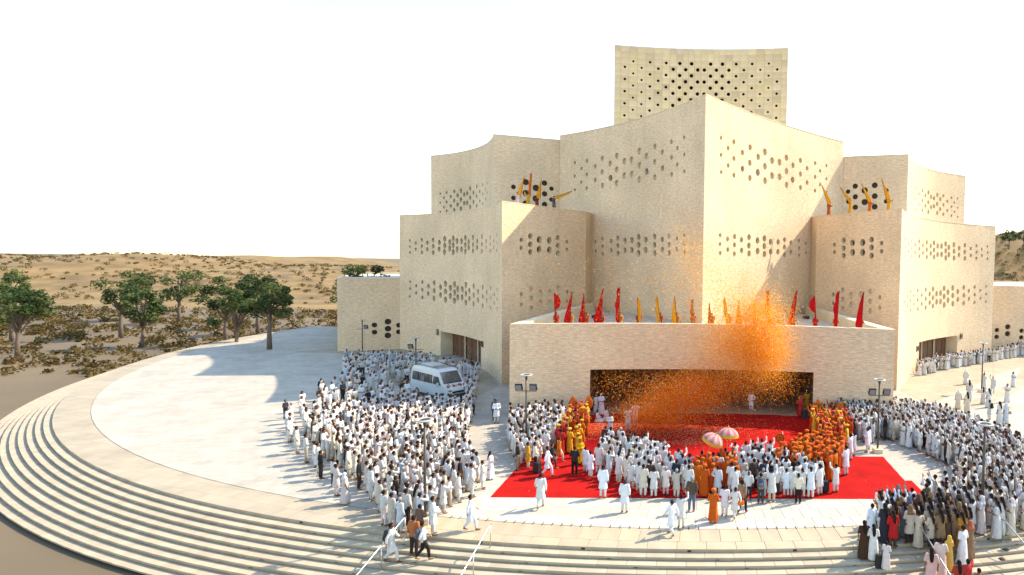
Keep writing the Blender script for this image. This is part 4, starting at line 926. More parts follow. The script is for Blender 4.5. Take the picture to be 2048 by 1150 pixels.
L(1192, 826, 140, 'd_down', (.72, .68, .66), W1, 'long', BLACK, 'person in pale long clothes standing at the porch jamb')
L(1203, 829, 150, 'd_fold', (.78, .70, .72), W1, 'scarf', (.75, .7, .7), 'person in pale pink wrap standing at the porch jamb')
L(1502, 822, 200, 'k_hip', W1, W1, 'hair', BLACK, 'person in white bending forward on the porch floor')
L(1603, 826, 200, 'd_fold', (.55, .12, .05), W1, 'long', BLACK, 'person in orange sari standing inside the porch')
L(1613, 824, 200, 'd_down', (.72, .40, .05), W1, 'long', BLACK, 'person in golden sari standing inside the porch')
L(1600, 832, 180, 'd_fold', (.55, .03, .03), W1, 'long', BLACK, 'person in red sari at the porch step')
L(1609, 834, 190, 'k_sit', (.05, .04, .035), (.04, .03, .03), 'hair', BLACK, 'person in dark clothes sitting on the porch step')
L(993, 847, 170, 'k_fold', (.80, .82, .83), W1, 'hair', (.05, .04, .04), 'person in white tunic and trousers alone between minibus and entrance block')
L(989, 840, 190, 's_down', (.16, .10, .07), (.10, .07, .05), 'hair', BLACK, 'person in brown behind the lone white tunic near the entrance block')
L(981, 958, 80, 'd_fold', (.82, .82, .84), W1, 'long', BLACK, 'person in white sari with long black hair walking beside the carpet')
L(965, 978, 70, 'k_fold', W1, W1, 'hair', BLACK, 'person in white behind the one in a white sari')
L(941, 1061, 65, 'k_walk', (.74, .77, .78), (.74, .77, .78), 'hair', BLACK, 'person in white tunic hurrying over the beige band')
L(846, 1113, 60, 's_walk', (.72, .72, .72), (.03, .024, .02), 'hair', BLACK, 'person in white shirt, dark trousers and grey backpack climbing the steps')
L(828, 1098, 10, 's_down', (.45, .15, .05), (.05, .04, .035), 'hair', BLACK, 'person in rust orange top and dark trousers on the top step')
L(840, 1073, 20, 's_fold', (.16, .10, .07), (.05, .04, .03), 'hair', BLACK, 'person in brown checked shirt at the top of the steps')
L(866, 1070, 60, 'k_fold', (.78, .78, .77), W1, 'hair', BLACK, 'person in long white tunic, last of the crowd above the steps')
L(783, 1118, 70, 'k_walk', W1, W1, 'hair', BLACK, 'person in white tunic with a dark backpack, bending over the handrail')
# walkers on the open plaza near door 04
for i, (x, y, h, v, hd, tx) in enumerate([(1931, 769, 20, 'd_down', 'scarf', 'in white wrap and scarf crossing the open plaza with a bag'), (1938, 797, 10, 'd_down', 'long', 'in white sari with hair down, walking towards door 04'), (1966, 808, 15, 'd_fold', 'long', 'in white sari with a long plait, facing door 04'), (1977, 815, -20, 'd_down', 'long', 'in white sari with loose black hair beside the long plait'), (1968, 778, 160, 'd_wave', 'long', 'in white at the foot of the plaza lamp post'), (1985, 786, 200, 'k_wave', 'hair', 'in white holding up a long thin pole on the plaza'), (2026, 774, 170, 'd_fold', 'long', 'in white, arms crossed, walking away over the plaza'), (2014, 804, 190, 'd_fold', 'long', 'in bluish white sari alone on the bright plaza'), (1916, 818, 10, 'd_down', 'scarf', 'in white scarf at the back of the crowd before door 04'), (1934, 826, 0, 'd_down', 'long', 'in white with dark hair leaving the back of the crowd'), (2011, 847, -20, 'd_down', 'scarf', 'in white wrap carrying a brown bag behind the crowd'), (1998, 848, -30, 'd_down', 'long', 'in white with long hair at the rim of the crowd'), (1978, 840, -30, 'k_fold', 'hair', 'in white with a black backpack at the rim of the crowd')]):
    L(x, y, h, v, WHITE(), W1, hd, W1 if hd == 'scarf' else BLACK, 'person ' + tx)
# on the steps by the handrails
L(1727, 1117, 0, 'd_down', (.07, .035, .02), W1, 'long', BLACK, 'person in dark brown patterned dress and long hair on the top steps')
L(1746, 1113, 5, 'd_fold', (.74, .70, .62), W1, 'long', BLACK, 'person in cream dress with a long black plait on the top steps')
L(1772, 1132, 40, 'd_fold', (.74, .62, .56), W1, 'hair', BLACK, 'child in pale pink top beside the large black bag on the steps', .72)
L(1785, 1097, -10, 'k_fold', (.52, .02, .02), (.10, .06, .05), 'long', BLACK, 'person in bright red top on the edge of the landing')
L(1768, 1085, -15, 'd_fold', (.035, .035, .045), W1, 'long', BLACK, 'person in dark clothes and long hair beside the bright red top')
L(1836, 1088, 0, 'd_fold', (.62, .52, .37), W1, 'hair', BLACK, 'person in beige striped wrap at the head of the handrail')
L(1897, 1127, -20, 'd_fold', (.68, .40, .08), W1, 'scarf', (.70, .42, .08), 'person in mustard yellow scarf walking down past the handrail')
L(1924, 1121, -25, 'd_down', (.80, .77, .74), W1, 'hair', BLACK, 'person in white spotted dress walking on the steps')
L(1938, 1104, -20, 'd_fold', (.26, .15, .08), W1, 'scarf', (.45, .14, .07), 'person in brown patterned dress and orange scarf on the landing')
L(1862, 1158, 20, 'd_down', (.72, .42, .36), W1, 'long', BLACK, 'person in pale pink sari coming up beside the handrail')
L(1880, 1150, 20, 'd_fold', (.70, .55, .46), W1, 'hair', BLACK, 'person in peach clothes with a backpack beside the pink sari')
L(1916, 1186, 0, 'd_fold', (.45, .05, .03), W1, 'long', BLACK, 'person in orange red clothes low on the steps')
L(1934, 1184, -10, 'd_wave', (.55, .04, .04), W1, 'hair', BLACK, 'person in scarlet holding a hand to the head low on the steps')
L(1956, 1196, -10, 's_down', (.30, .12, .08), (.1, .08, .06), 'hair', BLACK, 'person in russet shirt, lowest on the steps')
for i, (x, y, v) in enumerate([(1743, 1077, 'k_down'), (1762, 1062, 'k_up'), (1783, 1050, 'k_up'), (1806, 1050, 'k_up'), (1822, 1038, 'k_wavel'), (1772, 1068, 'k_fold')]):
    L(x, y, -15, v, (.80, .83, .86) if i % 2 == 0 else W1, W1, 'hair', BLACK, 'person in white ' + ('with both arms thrown up at the carpet corner above the steps' if v == 'k_up' else ('reaching one arm out at the carpet corner' if v == 'k_wavel' else ('standing still behind the raised arms, hands folded' if v == 'k_fold' else 'standing still behind the raised arms, arms down'))), group=None)
# --- crowds
def inside(p, poly):
    c = False; n = len(poly)
    for i in range(n):
        a, b_ = poly[i], poly[(i + 1) % n]
        if (a[1] > p[1]) != (b_[1] > p[1]) and p[0] < (b_[0] - a[0]) * (p[1] - a[1]) / (b_[1] - a[1]) + a[0]: c = not c
    return c
PLACED = [(d['x'], d['y']) for d in PEOPLE]
def crowd(poly, n, dmin, make, seed):
    r3 = random.Random(seed); P = [gp(*q) for q in poly]; xs_, ys_ = [p.x for p in P], [p.y for p in P]; PP = [(p.x, p.y) for p in P]; k = tries = 0
    while k < n and tries < n * 60:
        tries += 1; x, y = r3.uniform(min(xs_), max(xs_)), r3.uniform(min(ys_), max(ys_))
        if not inside((x, y), PP) or any((x - a) ** 2 + (y - b_) ** 2 < dmin * dmin for a, b_ in PLACED): continue
        PLACED.append((x, y)); k += 1; make(x, y, r3)
    return k
def facing(x, y, tx, ty, r3, j=18): return math.atan2(tx - x, ty - y) + math.radians(r3.uniform(-j, j))
def hair_of(r3): return 'hair', (BLACK if r3.random() < .82 else GREY)
POSE = {'k_fold': 'hands folded', 'k_down': 'arms down', 'k_up': 'both arms raised', 'k_wave': 'one arm raised', 'k_wavel': 'one arm raised', 'k_photo': 'holding a phone', 'k_hip': 'arms down', 's_fold': 'hands folded', 's_down': 'arms down', 's_photo': 'holding a phone', 'r_fold': 'hands folded', 'r_down': 'arms down', 'r_wave': 'one arm raised', 'r_up': 'both arms raised', 'd_fold': 'hands folded', 'd_down': 'arms down', 'd_wave': 'one arm raised', 'd_up': 'both arms raised', 'r_hold': 'hands forward'}
def whites(place, target, poses, women=0.0, dark=0.03):
    def f(x, y, r3):
        h = facing(x, y, *target, r3); u = r3.random()
        if u < dark: v = r3.choice(['s_fold', 's_down']); person(x, y, 0, h, v, DARK(), DARK(), 'hair', BLACK, f'person in dark shirt and trousers {POSE[v]} {place}')
        elif u < dark + women:
            v = r3.choice(['d_fold', 'd_wave', 'd_down', 'd_fold']); hd = 'scarf' if r3.random() < .45 else 'long'; person(x, y, 0, h, v, WHITE(), W1, hd, WHITE() if hd == 'scarf' else BLACK, f'person in white {"headscarf" if hd == "scarf" else "sari with long dark hair"} {POSE[v]} {place}')
        elif u > .86:
            v = r3.choice(['s_fold', 's_down', 's_photo', 's_fold']); hd, hc = hair_of(r3); person(x, y, 0, h, v, WHITE() if r3.random() < .7 else r3.choice([(.45, .50, .56), (.55, .46, .32), (.50, .30, .24), (.30, .32, .34)]), r3.choice([DARK(), DARK(), (.42, .34, .24), WHITE()]), hd, hc, f'{"grey" if hc == GREY else "dark"}-haired person in shirt and trousers {POSE[v]} {place}')
        else:
            v = r3.choice(poses); hd, hc = hair_of(r3); person(x, y, 0, h, v, WHITE(), WHITE(), hd, hc, f'{"grey" if hc == GREY else "dark"}-haired person in white tunic {POSE[v]} {place}')
    return f
def oranges(place, target, poses, turban=.85, mix=False):
    def f(x, y, r3):
        v = r3.choice(poses); h = facing(x, y, *target, r3); c = ORANGE(); cn = 'orange'
        if mix:
            u = r3.random()
            if u < .3: c = RED(); cn = 'red'
            elif u < .55: c = YEL(); cn = 'yellow'
        hd = 'turban' if r3.random() < turban else 'hair'; hc = BLACK if hd == 'hair' else (ORANGE() if not mix else r3.choice([ORANGE(), YEL(), (.62, .10, .12)]))
        person(x, y, 0, h, v, c, (.7, .5, .42), hd, hc, f'person in {cn} robe and {"turban" if hd == "turban" else "bare head"} {POSE[v]} {place}')
    return f
def colourful(place, target):
    def f(x, y, r3):
        v = r3.choice(['d_fold', 'd_down', 'd_wave', 's_fold', 'k_fold', 'd_fold']); h = facing(x, y, *target, r3); c = COLR(); hd = r3.choice(['long', 'long', 'hair', 'scarf']); nm = 'dress' if v[0] == 'd' else ('shirt' if v[0] == 's' else 'tunic')
        hue = 'red' if c[0] > 2.5 * c[1] and c[0] > .3 else ('dark' if max(c) < .28 else 'pale')
        person(x, y, 0, h, v, c, DARK(), hd, COLR() if hd == 'scarf' else BLACK, f'person in {hue} {nm} {"and headscarf" if hd == "scarf" else "and dark hair"} {POSE[v]} {place}')
    return f
KP = ['k_fold', 'k_fold', 'k_down', 'k_photo', 'k_fold', 'k_hip', 'k_wave']
KR = ['k_wave', 'k_wavel', 'k_fold', 'k_wave', 'k_photo', 'k_fold', 'k_up', 'k_down']
CAR = (0.5, 41)
n1 = crowd([(1680, 838), (1790, 832), (1880, 845), (1960, 878), (2060, 915), (2060, 1075), (1985, 1078), (1935, 1065), (1905, 1042), (1850, 1032), (1850, 1015), (1895, 1003), (1930, 978), (1913, 941), (1873, 920), (1832, 902), (1787, 885), (1761, 878), (1742, 890), (1712, 880)], 430, .44, whites('in the door 04 crowd', CAR, KR, .30, .03), 1)
n2 = crowd([(1745, 1050), (1800, 1037), (1850, 1032), (1905, 1042), (1940, 1066), (1945, 1098), (1850, 1098), (1765, 1080)], 88, .40, colourful('by the handrails', (2, 42)), 2)
n5 = crowd([(1395, 960), (1470, 945), (1470, 992), (1390, 994)], 13, .5, oranges('before the parasols', (1, 50), ['r_fold', 'r_down']), 5)
n3 = crowd([(1193, 935), (1205, 915), (1229, 905), (1270, 915), (1315, 921), (1335, 945), (1362, 955), (1405, 965), (1400, 994), (1290, 998), (1240, 968), (1198, 957)], 82, .52, whites('on the carpet facing the porch', (1, 50), KP, 0, .05), 3)
n4 = crowd([(1405, 974), (1431, 956), (1474, 937), (1522, 926), (1560, 942), (1600, 962), (1640, 972), (1640, 990), (1560, 994), (1500, 996), (1408, 996)], 66, .52, whites('before the parasols', (1, 50), KP, 0, .10), 4)
n6 = crowd([(1552, 952), (1565, 936), (1604, 917), (1650, 903), (1692, 922), (1672, 962), (1600, 974), (1560, 965)], 62, .44, oranges('beside the round fan', (0, 46), ['r_fold', 'r_down', 'r_fold'], .93), 6)
n7 = crowd([(1622, 858), (1640, 846), (1695, 845), (1704, 885), (1692, 903), (1640, 902), (1622, 880)], 48, .46, oranges('under the pointed orange fans', (-4, 42), ['r_wave', 'r_up', 'r_fold', 'r_wave'], .6, True), 7)
n8 = crowd([(1690, 845), (1720, 838), (1745, 850), (1740, 880), (1700, 885)], 26, .5, whites('between pointed fans and lamp post', CAR, KR, .2, .3), 8)
n9 = crowd([(1021, 852), (1060, 842), (1125, 840), (1130, 852), (1112, 890), (1085, 928), (1040, 934), (1017, 900)], 135, .48, whites('at the minibus side of the carpet', (0, 45), ['k_fold', 'k_fold', 'k_down', 'k_photo', 'k_fold'], 0, .03), 9)
n10 = crowd([(1128, 852), (1150, 840), (1176, 842), (1172, 880), (1155, 905), (1120, 915), (1110, 892)], 40, .5, oranges('among the carpet dancers', (-6, 44), ['r_fold', 'r_wave', 'r_hold', 'r_fold'], .65, True), 10)
n11 = crowd([(700, 832), (830, 822), (948, 828), (930, 868), (935, 920), (964, 962), (950, 992), (900, 1017), (862, 1052), (806, 1072), (766, 1058), (740, 1000), (690, 955), (630, 900), (610, 860)], 360, .55, whites('between minibus and steps', (-1, 42), KP, .10, .04), 11)
n12 = crowd([(690, 727), (860, 728), (880, 742), (958, 752), (950, 772), (905, 755), (870, 742), (815, 768), (720, 792), (680, 780)], 130, .62, whites('behind the minibus', (-14, 46), KP, .5, .06), 12)
n13 = crowd([(1838, 742), (1900, 729), (1990, 717), (2055, 703), (2055, 709), (1990, 724), (1905, 738), (1838, 754)], 78, .55, whites('along the door 04 wall', (14, 46), ['k_fold', 'k_down'], .7, .04), 13)
n14 = crowd([(930, 770), (960, 778), (952, 800), (938, 826), (925, 812)], 12, .6, whites('by the minibus nose', (-14, 46), KP, .6, .05), 14)
n15 = crowd([(640, 790), (720, 795), (812, 790), (820, 822), (700, 832), (615, 850)], 38, .8, whites('behind the minibus tail', (-14, 46), KP, .4, .2), 15)
n16 = crowd([(560, 845), (640, 800), (700, 840), (690, 945), (740, 1005), (690, 1010), (600, 930)], 48, 1.1, whites('at the loose rim of the minibus crowd', (-8, 44), ['k_fold', 'k_down', 'k_hip'], .25, .25), 16)
print('crowd', n1, n2, n3, n4, n5, n6, n7, n8, n9, n10, n11, n12, n13, n14, 'total', len(PEOPLE))
#@@FLAGS
# ------------------------------------------------------------------ flags and their bearers
def flag_mesh(shape, seed):
    """hanging cloth beside a pole of length 1 (z), width in the same unit; a thin sheet with waves and real thickness"""
    r3 = random.Random(seed); n, m_ = 14, 5; A = []; 
    for j in range(n + 1):
        t = j / n; z = 1.0 - 0.86 * t
        if shape == 0: wd = .03 + .16 * t ** .9 if t < .9 else .174 * (1 - (t - .9) * 4)
        elif shape == 1: wd = .16 * math.sin(PI * min(1, t * 1.9)) ** .8 + .03 if t < .45 else .035 + .14 * max(0, (t - .62)) * 1.6
        elif shape == 2: wd = .05 + .06 * math.sin(PI * t) + .015 * math.sin(t * 17)
        else: wd = .02 + .23 * t ** 1.2 if t < .88 else .22 - (t - .88) * .9
        for i in range(m_ + 1):
            u = i / m_; A.append((-u * wd, .018 * math.sin(u * 6 + t * 5 + seed) * (0.3 + u), z - u * .07 * (0.4 + t) + .01 * math.sin(u * 8 + seed)))
    b = MB(); k = m_ + 1; off = .003
    V1 = [(x, y - off, z) for x, y, z in A]; V2 = [(x, y + off, z) for x, y, z in A]; N = len(A)
    fs = [(j * k + i, j * k + i + 1, (j + 1) * k + i + 1, (j + 1) * k + i) for j in range(n) for i in range(m_)]
    rim = [i for i in range(k)] + [j * k + m_ for j in range(1, n + 1)] + [n * k + i for i in range(m_ - 1, -1, -1)] + [j * k for j in range(n - 1, 0, -1)]
    b.add(V1 + V2, fs + [tuple(N + i for i in f[::-1]) for f in fs] + [(rim[i], rim[(i + 1) % len(rim)], N + rim[(i + 1) % len(rim)], N + rim[i]) for i in range(len(rim))])
    return b.mesh('flag_cloth', 'flag', True)
CLOTH = [flag_mesh(s, s * 3 + e) for e in range(2) for s in range(4)]
pole_me = MB(); pole_me.tube([(0, 0, 0), (0, 0, 1.0), (0, 0, 1.02)], [.006, .005, .001], 6); pole_me = pole_me.mesh('flag_pole', 'wood', True)
border_col = (.30, .02, .02)
def flag(base, top, col, shape, side, label, group):
    d = Vector(top) - Vector(base); Lg = d.length
    t = thing('flag', base, label, 'flag', group); q = Vector((0, 0, 1)).rotation_difference(d.normalized()); t.rotation_mode = 'QUATERNION'; t.rotation_quaternion = q
    p = link('flag_pole', pole_me, t); p.scale = (4.2, 4.2, Lg)
    c = link('flag_cloth', CLOTH[shape], t); c.scale = (side * Lg, Lg, Lg); c.color = (*col, 1)
    return t
ORD = 'first second third fourth fifth sixth seventh eighth ninth tenth eleventh twelfth thirteenth fourteenth fifteenth sixteenth seventeenth eighteenth'.split()
REDF, YELF = (.56, .008, .012), (.70, .32, .01)
front = [(1113, 1108, 585, 'r', 1, -1), (1142, 1145, 583, 'r', 0, 1), (1173, 1168, 585, 'r', 3, 1), (1204, 1207, 576, 'r', 7, 1), (1240, 1240, 574, 'r', 2, 1), (1278, 1274, 595, 'y', 2, -1), (1321, 1315, 593, 'y', 6, 1), (1354, 1350, 592, 'y', 0, 1), (1387, 1386, 598, 'd', 2, 1), (1424, 1419, 606, 'd', 4, 1), (1458, 1450, 594, 'y', 6, 1), (1480, 1478, 599, 'y', 0, 1), (1512, 1509, 603, 'y', 2, 1), (1540, 1538, 579, 'r', 6, 1), (1586, 1595, 581, 'r', 4, 1), (1631, 1630, 591, 'r', 5, 1), (1672, 1679, 582, 'r', 6, 1), (1721, 1728, 584, 'r', 0, 1)]
for i, (px, tx, ty, c, shp, sd_) in enumerate(front):
    u = (px - 1404) / 26.0
    Y = WF.at(WF.len * min(max((u + 15.04) / 30.08, .02), .98)).y + 1.25
    p = atd(px, 640, Y); red = c == 'r'
    cn = {'r': 'red', 'y': 'yellow', 'd': 'dark red'}[c]
    tone = [(.42, .05, .03), (.55, .20, .03), (.40, .06, .03)][i % 3]
    person(p.x, Y, TZ, math.radians(180 + rnd.uniform(-15, 15)), 'r_hold', tone, W1, 'hair', BLACK, f'person behind the terrace parapet holding the {ORD[i]} pennant from the wing marked 01', 'flag bearers on the entrance terrace', .98, True)
    tp_ = atd(tx, ty, Y - .42); bs = Vector((p.x + (p.x - tp_.x) * .15, Y - .42, TZ + .5))
    flag(bs, tp_, REDF if red else ((.52, .10, .02) if c == 'd' else YELF), shp, sd_, f'{cn} pennant held above the entrance terrace, {ORD[i]} from the wing marked 01', 'pennants along the entrance terrace')
RB = (('pale', 'yellow', 'maroon', 'brown'), ('rust', 'amber', 'vermilion', 'golden'))
for k, (lst, rz_, where, tones) in enumerate([
    ([(1035, 383, 1042, 388, 1049, 353, 0, 1), (1056, 385, 1061, 388, 1064, 346, 2, 1), (1074, 388, 1081, 393, 1083, 357, 3, 1), (1108, 391, 1114, 392, 1145, 382, 0, -1)], 180, 'on the roof of the wing by door 01', [(.7, .5, .5), (.62, .36, .04), (.28, .05, .03), (.16, .09, .07)]),
    ([(1658, 403, 1655, 407, 1643, 370, 0, -1), (1701, 399, 1697, 404, 1680, 374, 0, -1), (1740, 397, 1735, 402, 1723, 368, 0, -1), (1778, 391, 1772, 397, 1763, 357, 4, -1)], 180, 'on the roof of the wing by door 04', [(.45, .09, .02), (.66, .30, .03), (.60, .12, .02), (.68, .32, .03)])]):
    for i, (hx, hy, ax_, ay_, tx, ty, shp, sd_) in enumerate(lst):
        p = gp(hx, hy, WZ + 1.66); col = tones[i]
        person(p.x, p.y, WZ - .06, math.radians(rz_ + (25 if k == 0 else -25)), 'r_hold' if i != 1 else 'r_wave', col, W1, 'hair', BLACK, f'person in {RB[k][i]} robe with a flag {where}', None, .98, True)
        a_ = atd(ax_, ay_, p.y - .3); t_ = atd(tx, ty, p.y - .3); d_ = (a_ - t_).normalized()
        flag(a_ + d_ * .35, t_, (.74, .34, .01) if not (k == 0 and i == 1) else (.62, .15, .012), shp, sd_, f'{"orange" if (k == 0 and i == 1) else "yellow"} flag of the {RB[k][i]} robe {where}', f'flags {where}')
# photographer crouching behind the terrace parapet and gear on the terrace floor
p = atd(1568, 640, WF.at(WF.len * .70).y + 1.3); person(p.x, p.y, TZ, math.radians(190), 'k_sit', W1, (.1, .08, .07), 'hair', BLACK, 'person in white crouching with a camera behind the terrace parapet', None, 1.0, True)
def gear(px, py, z, dims, label):
    p = gp(px, py, z); t = thing('equipment_case', (p.x, p.y, z), label, 'case', None, rnd.uniform(-.6, .6)); a, c, h = dims
    b = MB(); b.loft([[Vector((sx * a / 2 * k, sy * c / 2 * k, zz)) for sx, sy in ((-1, -1), (1, -1), (1, 1), (-1, 1))] for zz, k in ((0.0, .94), (.04, 1), (h - .05, 1), (h, .92))]); b.build('shell', 'black', t)
    b = MB(); b.tube([(-a * .2, 0, h), (-a * .18, 0, h + .07), (a * .18, 0, h + .07), (a * .2, 0, h)], .015, 6); b.build('handle', 'rubber', t)
gear(1612, 638, TZ, (.62, .4, .32), 'black equipment case in the middle of the entrance terrace')
gear(1560, 645, TZ, (.7, .4, .25), 'black equipment case beside the crouching photographer')
gear(1190, 636, TZ, (.6, .4, .3), 'black equipment case on the terrace below the wing by door 01')

# ------------------------------------------------------------------ put the figures in place
def appear(d): return d['s'] / math.hypot(d['x'], d['y'], d['z'] - CAMH)
frc = [d for d in PEOPLE if d['force']]; oth = sorted([d for d in PEOPLE if not d['force']], key=lambda d: -appear(d))
NIND = max(0, 300 - len(frc)); ind = frc + oth[:NIND]; rest = oth[NIND:]
LABG = {}; NL = {}
for d in ind: NL[d['label']] = NL.get(d['label'], 0) + 1
for d in ind:
    v = V[d['v']]; o = link('person', v['body'], None, (d['x'], d['y'], d['z'] + .002), -d['h']); o.scale = (d['s'],) * 3; o.color = (*d['skin'], 1)
    LABG.setdefault(d['label'], d['group']); tag(o, d['label'], 'person', LABG[d['label']] if NL[d['label']] > 1 or d['group'] != d['label'] else None)
    for nm, me, role in v['parts']: c = link(nm, me, o); c.color = (*d[role], 1)
    nm, me, role = HEADS[d['hd']]; c = link(nm, me, o, (0, 0, -v['drop'])); c.color = (*d['hcol'], 1)
def arr(me):
    me.calc_loop_triangles(); n = len(me.vertices); v = np.empty(n * 3); me.vertices.foreach_get('co', v); t = np.empty(len(me.loop_triangles) * 3, dtype=np.int64); me.loop_triangles.foreach_get('vertices', t); return v.reshape(-1, 3), t.reshape(-1, 3)
LOD = {k: [(arr(m), role) for m, role in v['lod']] for k, v in V.items()}; HL = {k: arr(m[1]) for k, m in HEADS.items()}
vv, tt, cc = [], [], []; off = 0
for d in rest:
    c, s = math.cos(-d['h']), math.sin(-d['h']); M = np.array(((c, s, 0), (-s, c, 0), (0, 0, 1))) * d['s']; P = np.array((d['x'], d['y'], d['z']))
    for (a, t), role in LOD[d['v']] + [(HL[d['hd']], 'hcol')]:
        vv.append(a @ M + P); tt.append(t + off); off += len(a); q = np.ones((len(a), 4)); q[:, :3] = d[role]; cc.append(q)
if vv:
    vv, tt, cc = np.concatenate(vv), np.concatenate(tt), np.concatenate(cc)
    me = bpy.data.meshes.new('crowd'); me.vertices.add(len(vv)); me.vertices.foreach_set('co', vv.reshape(-1)); me.loops.add(len(tt) * 3); me.loops.foreach_set('vertex_index', tt.reshape(-1).astype(np.int32)); me.polygons.add(len(tt)); me.polygons.foreach_set('loop_start', np.arange(0, len(tt) * 3, 3, dtype=np.int32)); me.polygons.foreach_set('use_smooth', np.ones(len(tt), dtype=bool)); me.update()
    ca = me.color_attributes.new('Col', 'FLOAT_COLOR', 'POINT'); ca.data.foreach_set('color', cc.reshape(-1)); me.materials.append(MATS['crowd'])
    tag(link('crowd', me), 'dense crowd of people mostly in white filling both sides of the plaza', 'crowd', kind='stuff')
print('individuals', len(ind), 'crowd', len(rest), 'crowd tris', len(tt))

# ------------------------------------------------------------------ minibus
def minibus():
    p = (gp(822, 785) + gp(935, 795)) / 2; a0, a1 = gp(824, 787), gp(893, 806); ang = math.atan2(a1.y - a0.y, a1.x - a0.x)
    c = (a0 + a1) / 2 + Vector((-math.sin(ang), math.cos(ang), 0)) * 1.0
    t = thing('minibus', (c.x, c.y, 0), 'white high-roof minibus with orange flower garlands on its bonnet, parked in the crowd', 'minibus', None, ang)
    prof = [(-2.95, .42), (-3.02, .9), (-3.0, 1.9), (-2.92, 2.42), (-2.7, 2.60), (-1.0, 2.66), (1.05, 2.62), (1.40, 2.50), (1.75, 2.02), (2.15, 1.48), (2.55, 1.30), (2.9, 1.12), (3.0, .82), (3.0, .42)]
    def half(z): return 1.02 if z < 1.35 else 1.02 - .17 * ((z - 1.35) / 1.3) ** 1.5
    b = MB(); n = len(prof)
    xs_ = [-1.0, -.93, 0, .93, 1.0]
    rows = []
    for q in xs_: rows.append([Vector((x, q * half(z), z - (.05 if abs(q) == 1.0 and z > 2.3 else 0))) for x, z in prof])
    vs = [v for r in rows for v in r]
    fs = [(i * n + k, i * n + k + 1, (i + 1) * n + k + 1, (i + 1) * n + k) for i in range(len(xs_) - 1) for k in range(n - 1)]
    fs += [tuple(range(n)), tuple((len(xs_) - 1) * n + k for k in range(n))[::-1]] + [(i * n, (i + 1) * n, (i + 1) * n + n - 1, i * n + n - 1) for i in range(len(xs_) - 1)]
    b.add(vs, fs); o = b.build('body', 'van_paint', t); bv = o.modifiers.new('bevel', 'BEVEL'); bv.width = .06; bv.segments = 3; bv.limit_method = 'ANGLE'; bv.angle_limit = math.radians(25)
    def pane(name, quad, m, par, th=.02):
        nrm = (Vector(quad[1]) - Vector(quad[0])).cross(Vector(quad[2]) - Vector(quad[0])).normalized() * th; q = MB(); q.add([Vector(v) - nrm for v in quad] + [Vector(v) + nrm for v in quad], [(0, 1, 2, 3), (7, 6, 5, 4), (0, 4, 5, 1), (1, 5, 6, 2), (2, 6, 7, 3), (3, 7, 4, 0)]); return q.build(name, m, par)
    for s in (-1, 1):
        y = lambda z: s * (half(z) + .004)
        for x0, x1 in ((-2.75, -1.72), (-1.62, -.62), (-.52, .52)):
            f = pane('window', [(x0, y(1.38), 1.38), (x1, y(1.38), 1.38), (x1, y(2.1), 2.1), (x0, y(2.1), 2.1)], 'rubber', t, .012)
            pane('pane', [(x0 + .05, y(1.43), 1.43), (x1 - .05, y(1.43), 1.43), (x1 - .05, y(2.05), 2.05), (x0 + .05, y(2.05), 2.05)], 'van_glass', f, .022)
        f = pane('front_window', [(.72, y(1.38), 1.38), (1.95, y(1.38), 1.38), (1.48, y(2.05), 2.05), (.72, y(2.05), 2.05)], 'van_glass', t, .014)
        q = MB(); q.box((1.72, s * 1.17, 1.45), (.10, .22, .32)); q.build('mirror', 'white_metal', t)
        for x in (-1.9, 2.0):
            q = MB(); nn = 20; q.loft([[Vector((x + r * math.cos(2 * PI * k / nn), s * yy, .36 + r * math.sin(2 * PI * k / nn))) for k in range(nn)] for yy, r in ((.80, .34), (.84, .36), (1.0, .36), (1.03, .33))]); wh = q.build('wheel', 'rubber', t, True)
            q = MB(); q.loft([[Vector((x + r * math.cos(2 * PI * k / nn), s * yy, .36 + r * math.sin(2 * PI * k / nn))) for k in range(nn)] for yy, r in ((1.0, .22), (1.035, .22), (1.045, .10))]); q.build('rim', 'steel', wh)
        q = MB(); q.sphere((2.93, s * .74, .98), (.09, .17, .11), 10, 6); q.build('headlight', 'lens', t, True)
    w_ = pane('windscreen', [(2.17, -.86, 1.50), (2.17, .86, 1.50), (1.50, .78, 2.42), (1.50, -.78, 2.42)], 'van_glass', t, .02)
    q = MB(); q.box((0, 0, 0), (.9, .03, .02)); 
    for s in (-.35, .35): pane('wiper', [(2.19, s - .3, 1.52), (2.19, s + .28, 1.60), (2.18, s + .28, 1.62), (2.18, s - .3, 1.54)], 'rubber', w_, .02)
    q = MB(); q.box((3.0, 0, .55), (.16, 2.0, .26)); q.build('bumper', 'metal_dark', t)
    q = MB(); q.box((3.01, 0, .85), (.05, 1.1, .16)); q.build('grille', 'black', t)
    # roof unit and rack
    q = MB(); q.loft([[Vector((-1.1 + sx * 1.0 * k, sy * .55 * k, z)) for sx, sy in ((-1, -1), (1, -1), (1, 1), (-1, 1))] for z, k in ((2.64, 1), (2.80, .96), (2.86, .8))]); q.build('roof_unit', 'white_metal', t)
    rk = link('roof_rack', None, t)
    for s in (-.8, .8): q = MB(); q.tube([(-2.5, s, 2.74), (1.1, s, 2.74)], .025, 6); q.build('rack_rail', 'metal_dark', rk, True)
    for x in (-2.4, .15, .6, 1.05): q = MB(); q.tube([(x, -.8, 2.73), (x, .8, 2.73)], .022, 6); q.build('rack_bar', 'metal_dark', rk, True)
    r3 = random.Random(5)
    for s in (-.75, -.2, .35, .8):
        g_ = MB()
        for k in range(18): g_.sphere((2.62 + r3.gauss(0, .11), s + r3.gauss(0, .09), 1.29 + abs(r3.gauss(0, .07))), r3.uniform(.035, .06), 6, 4)
        g_.build('garland', 'marigold', t, True)
minibus()

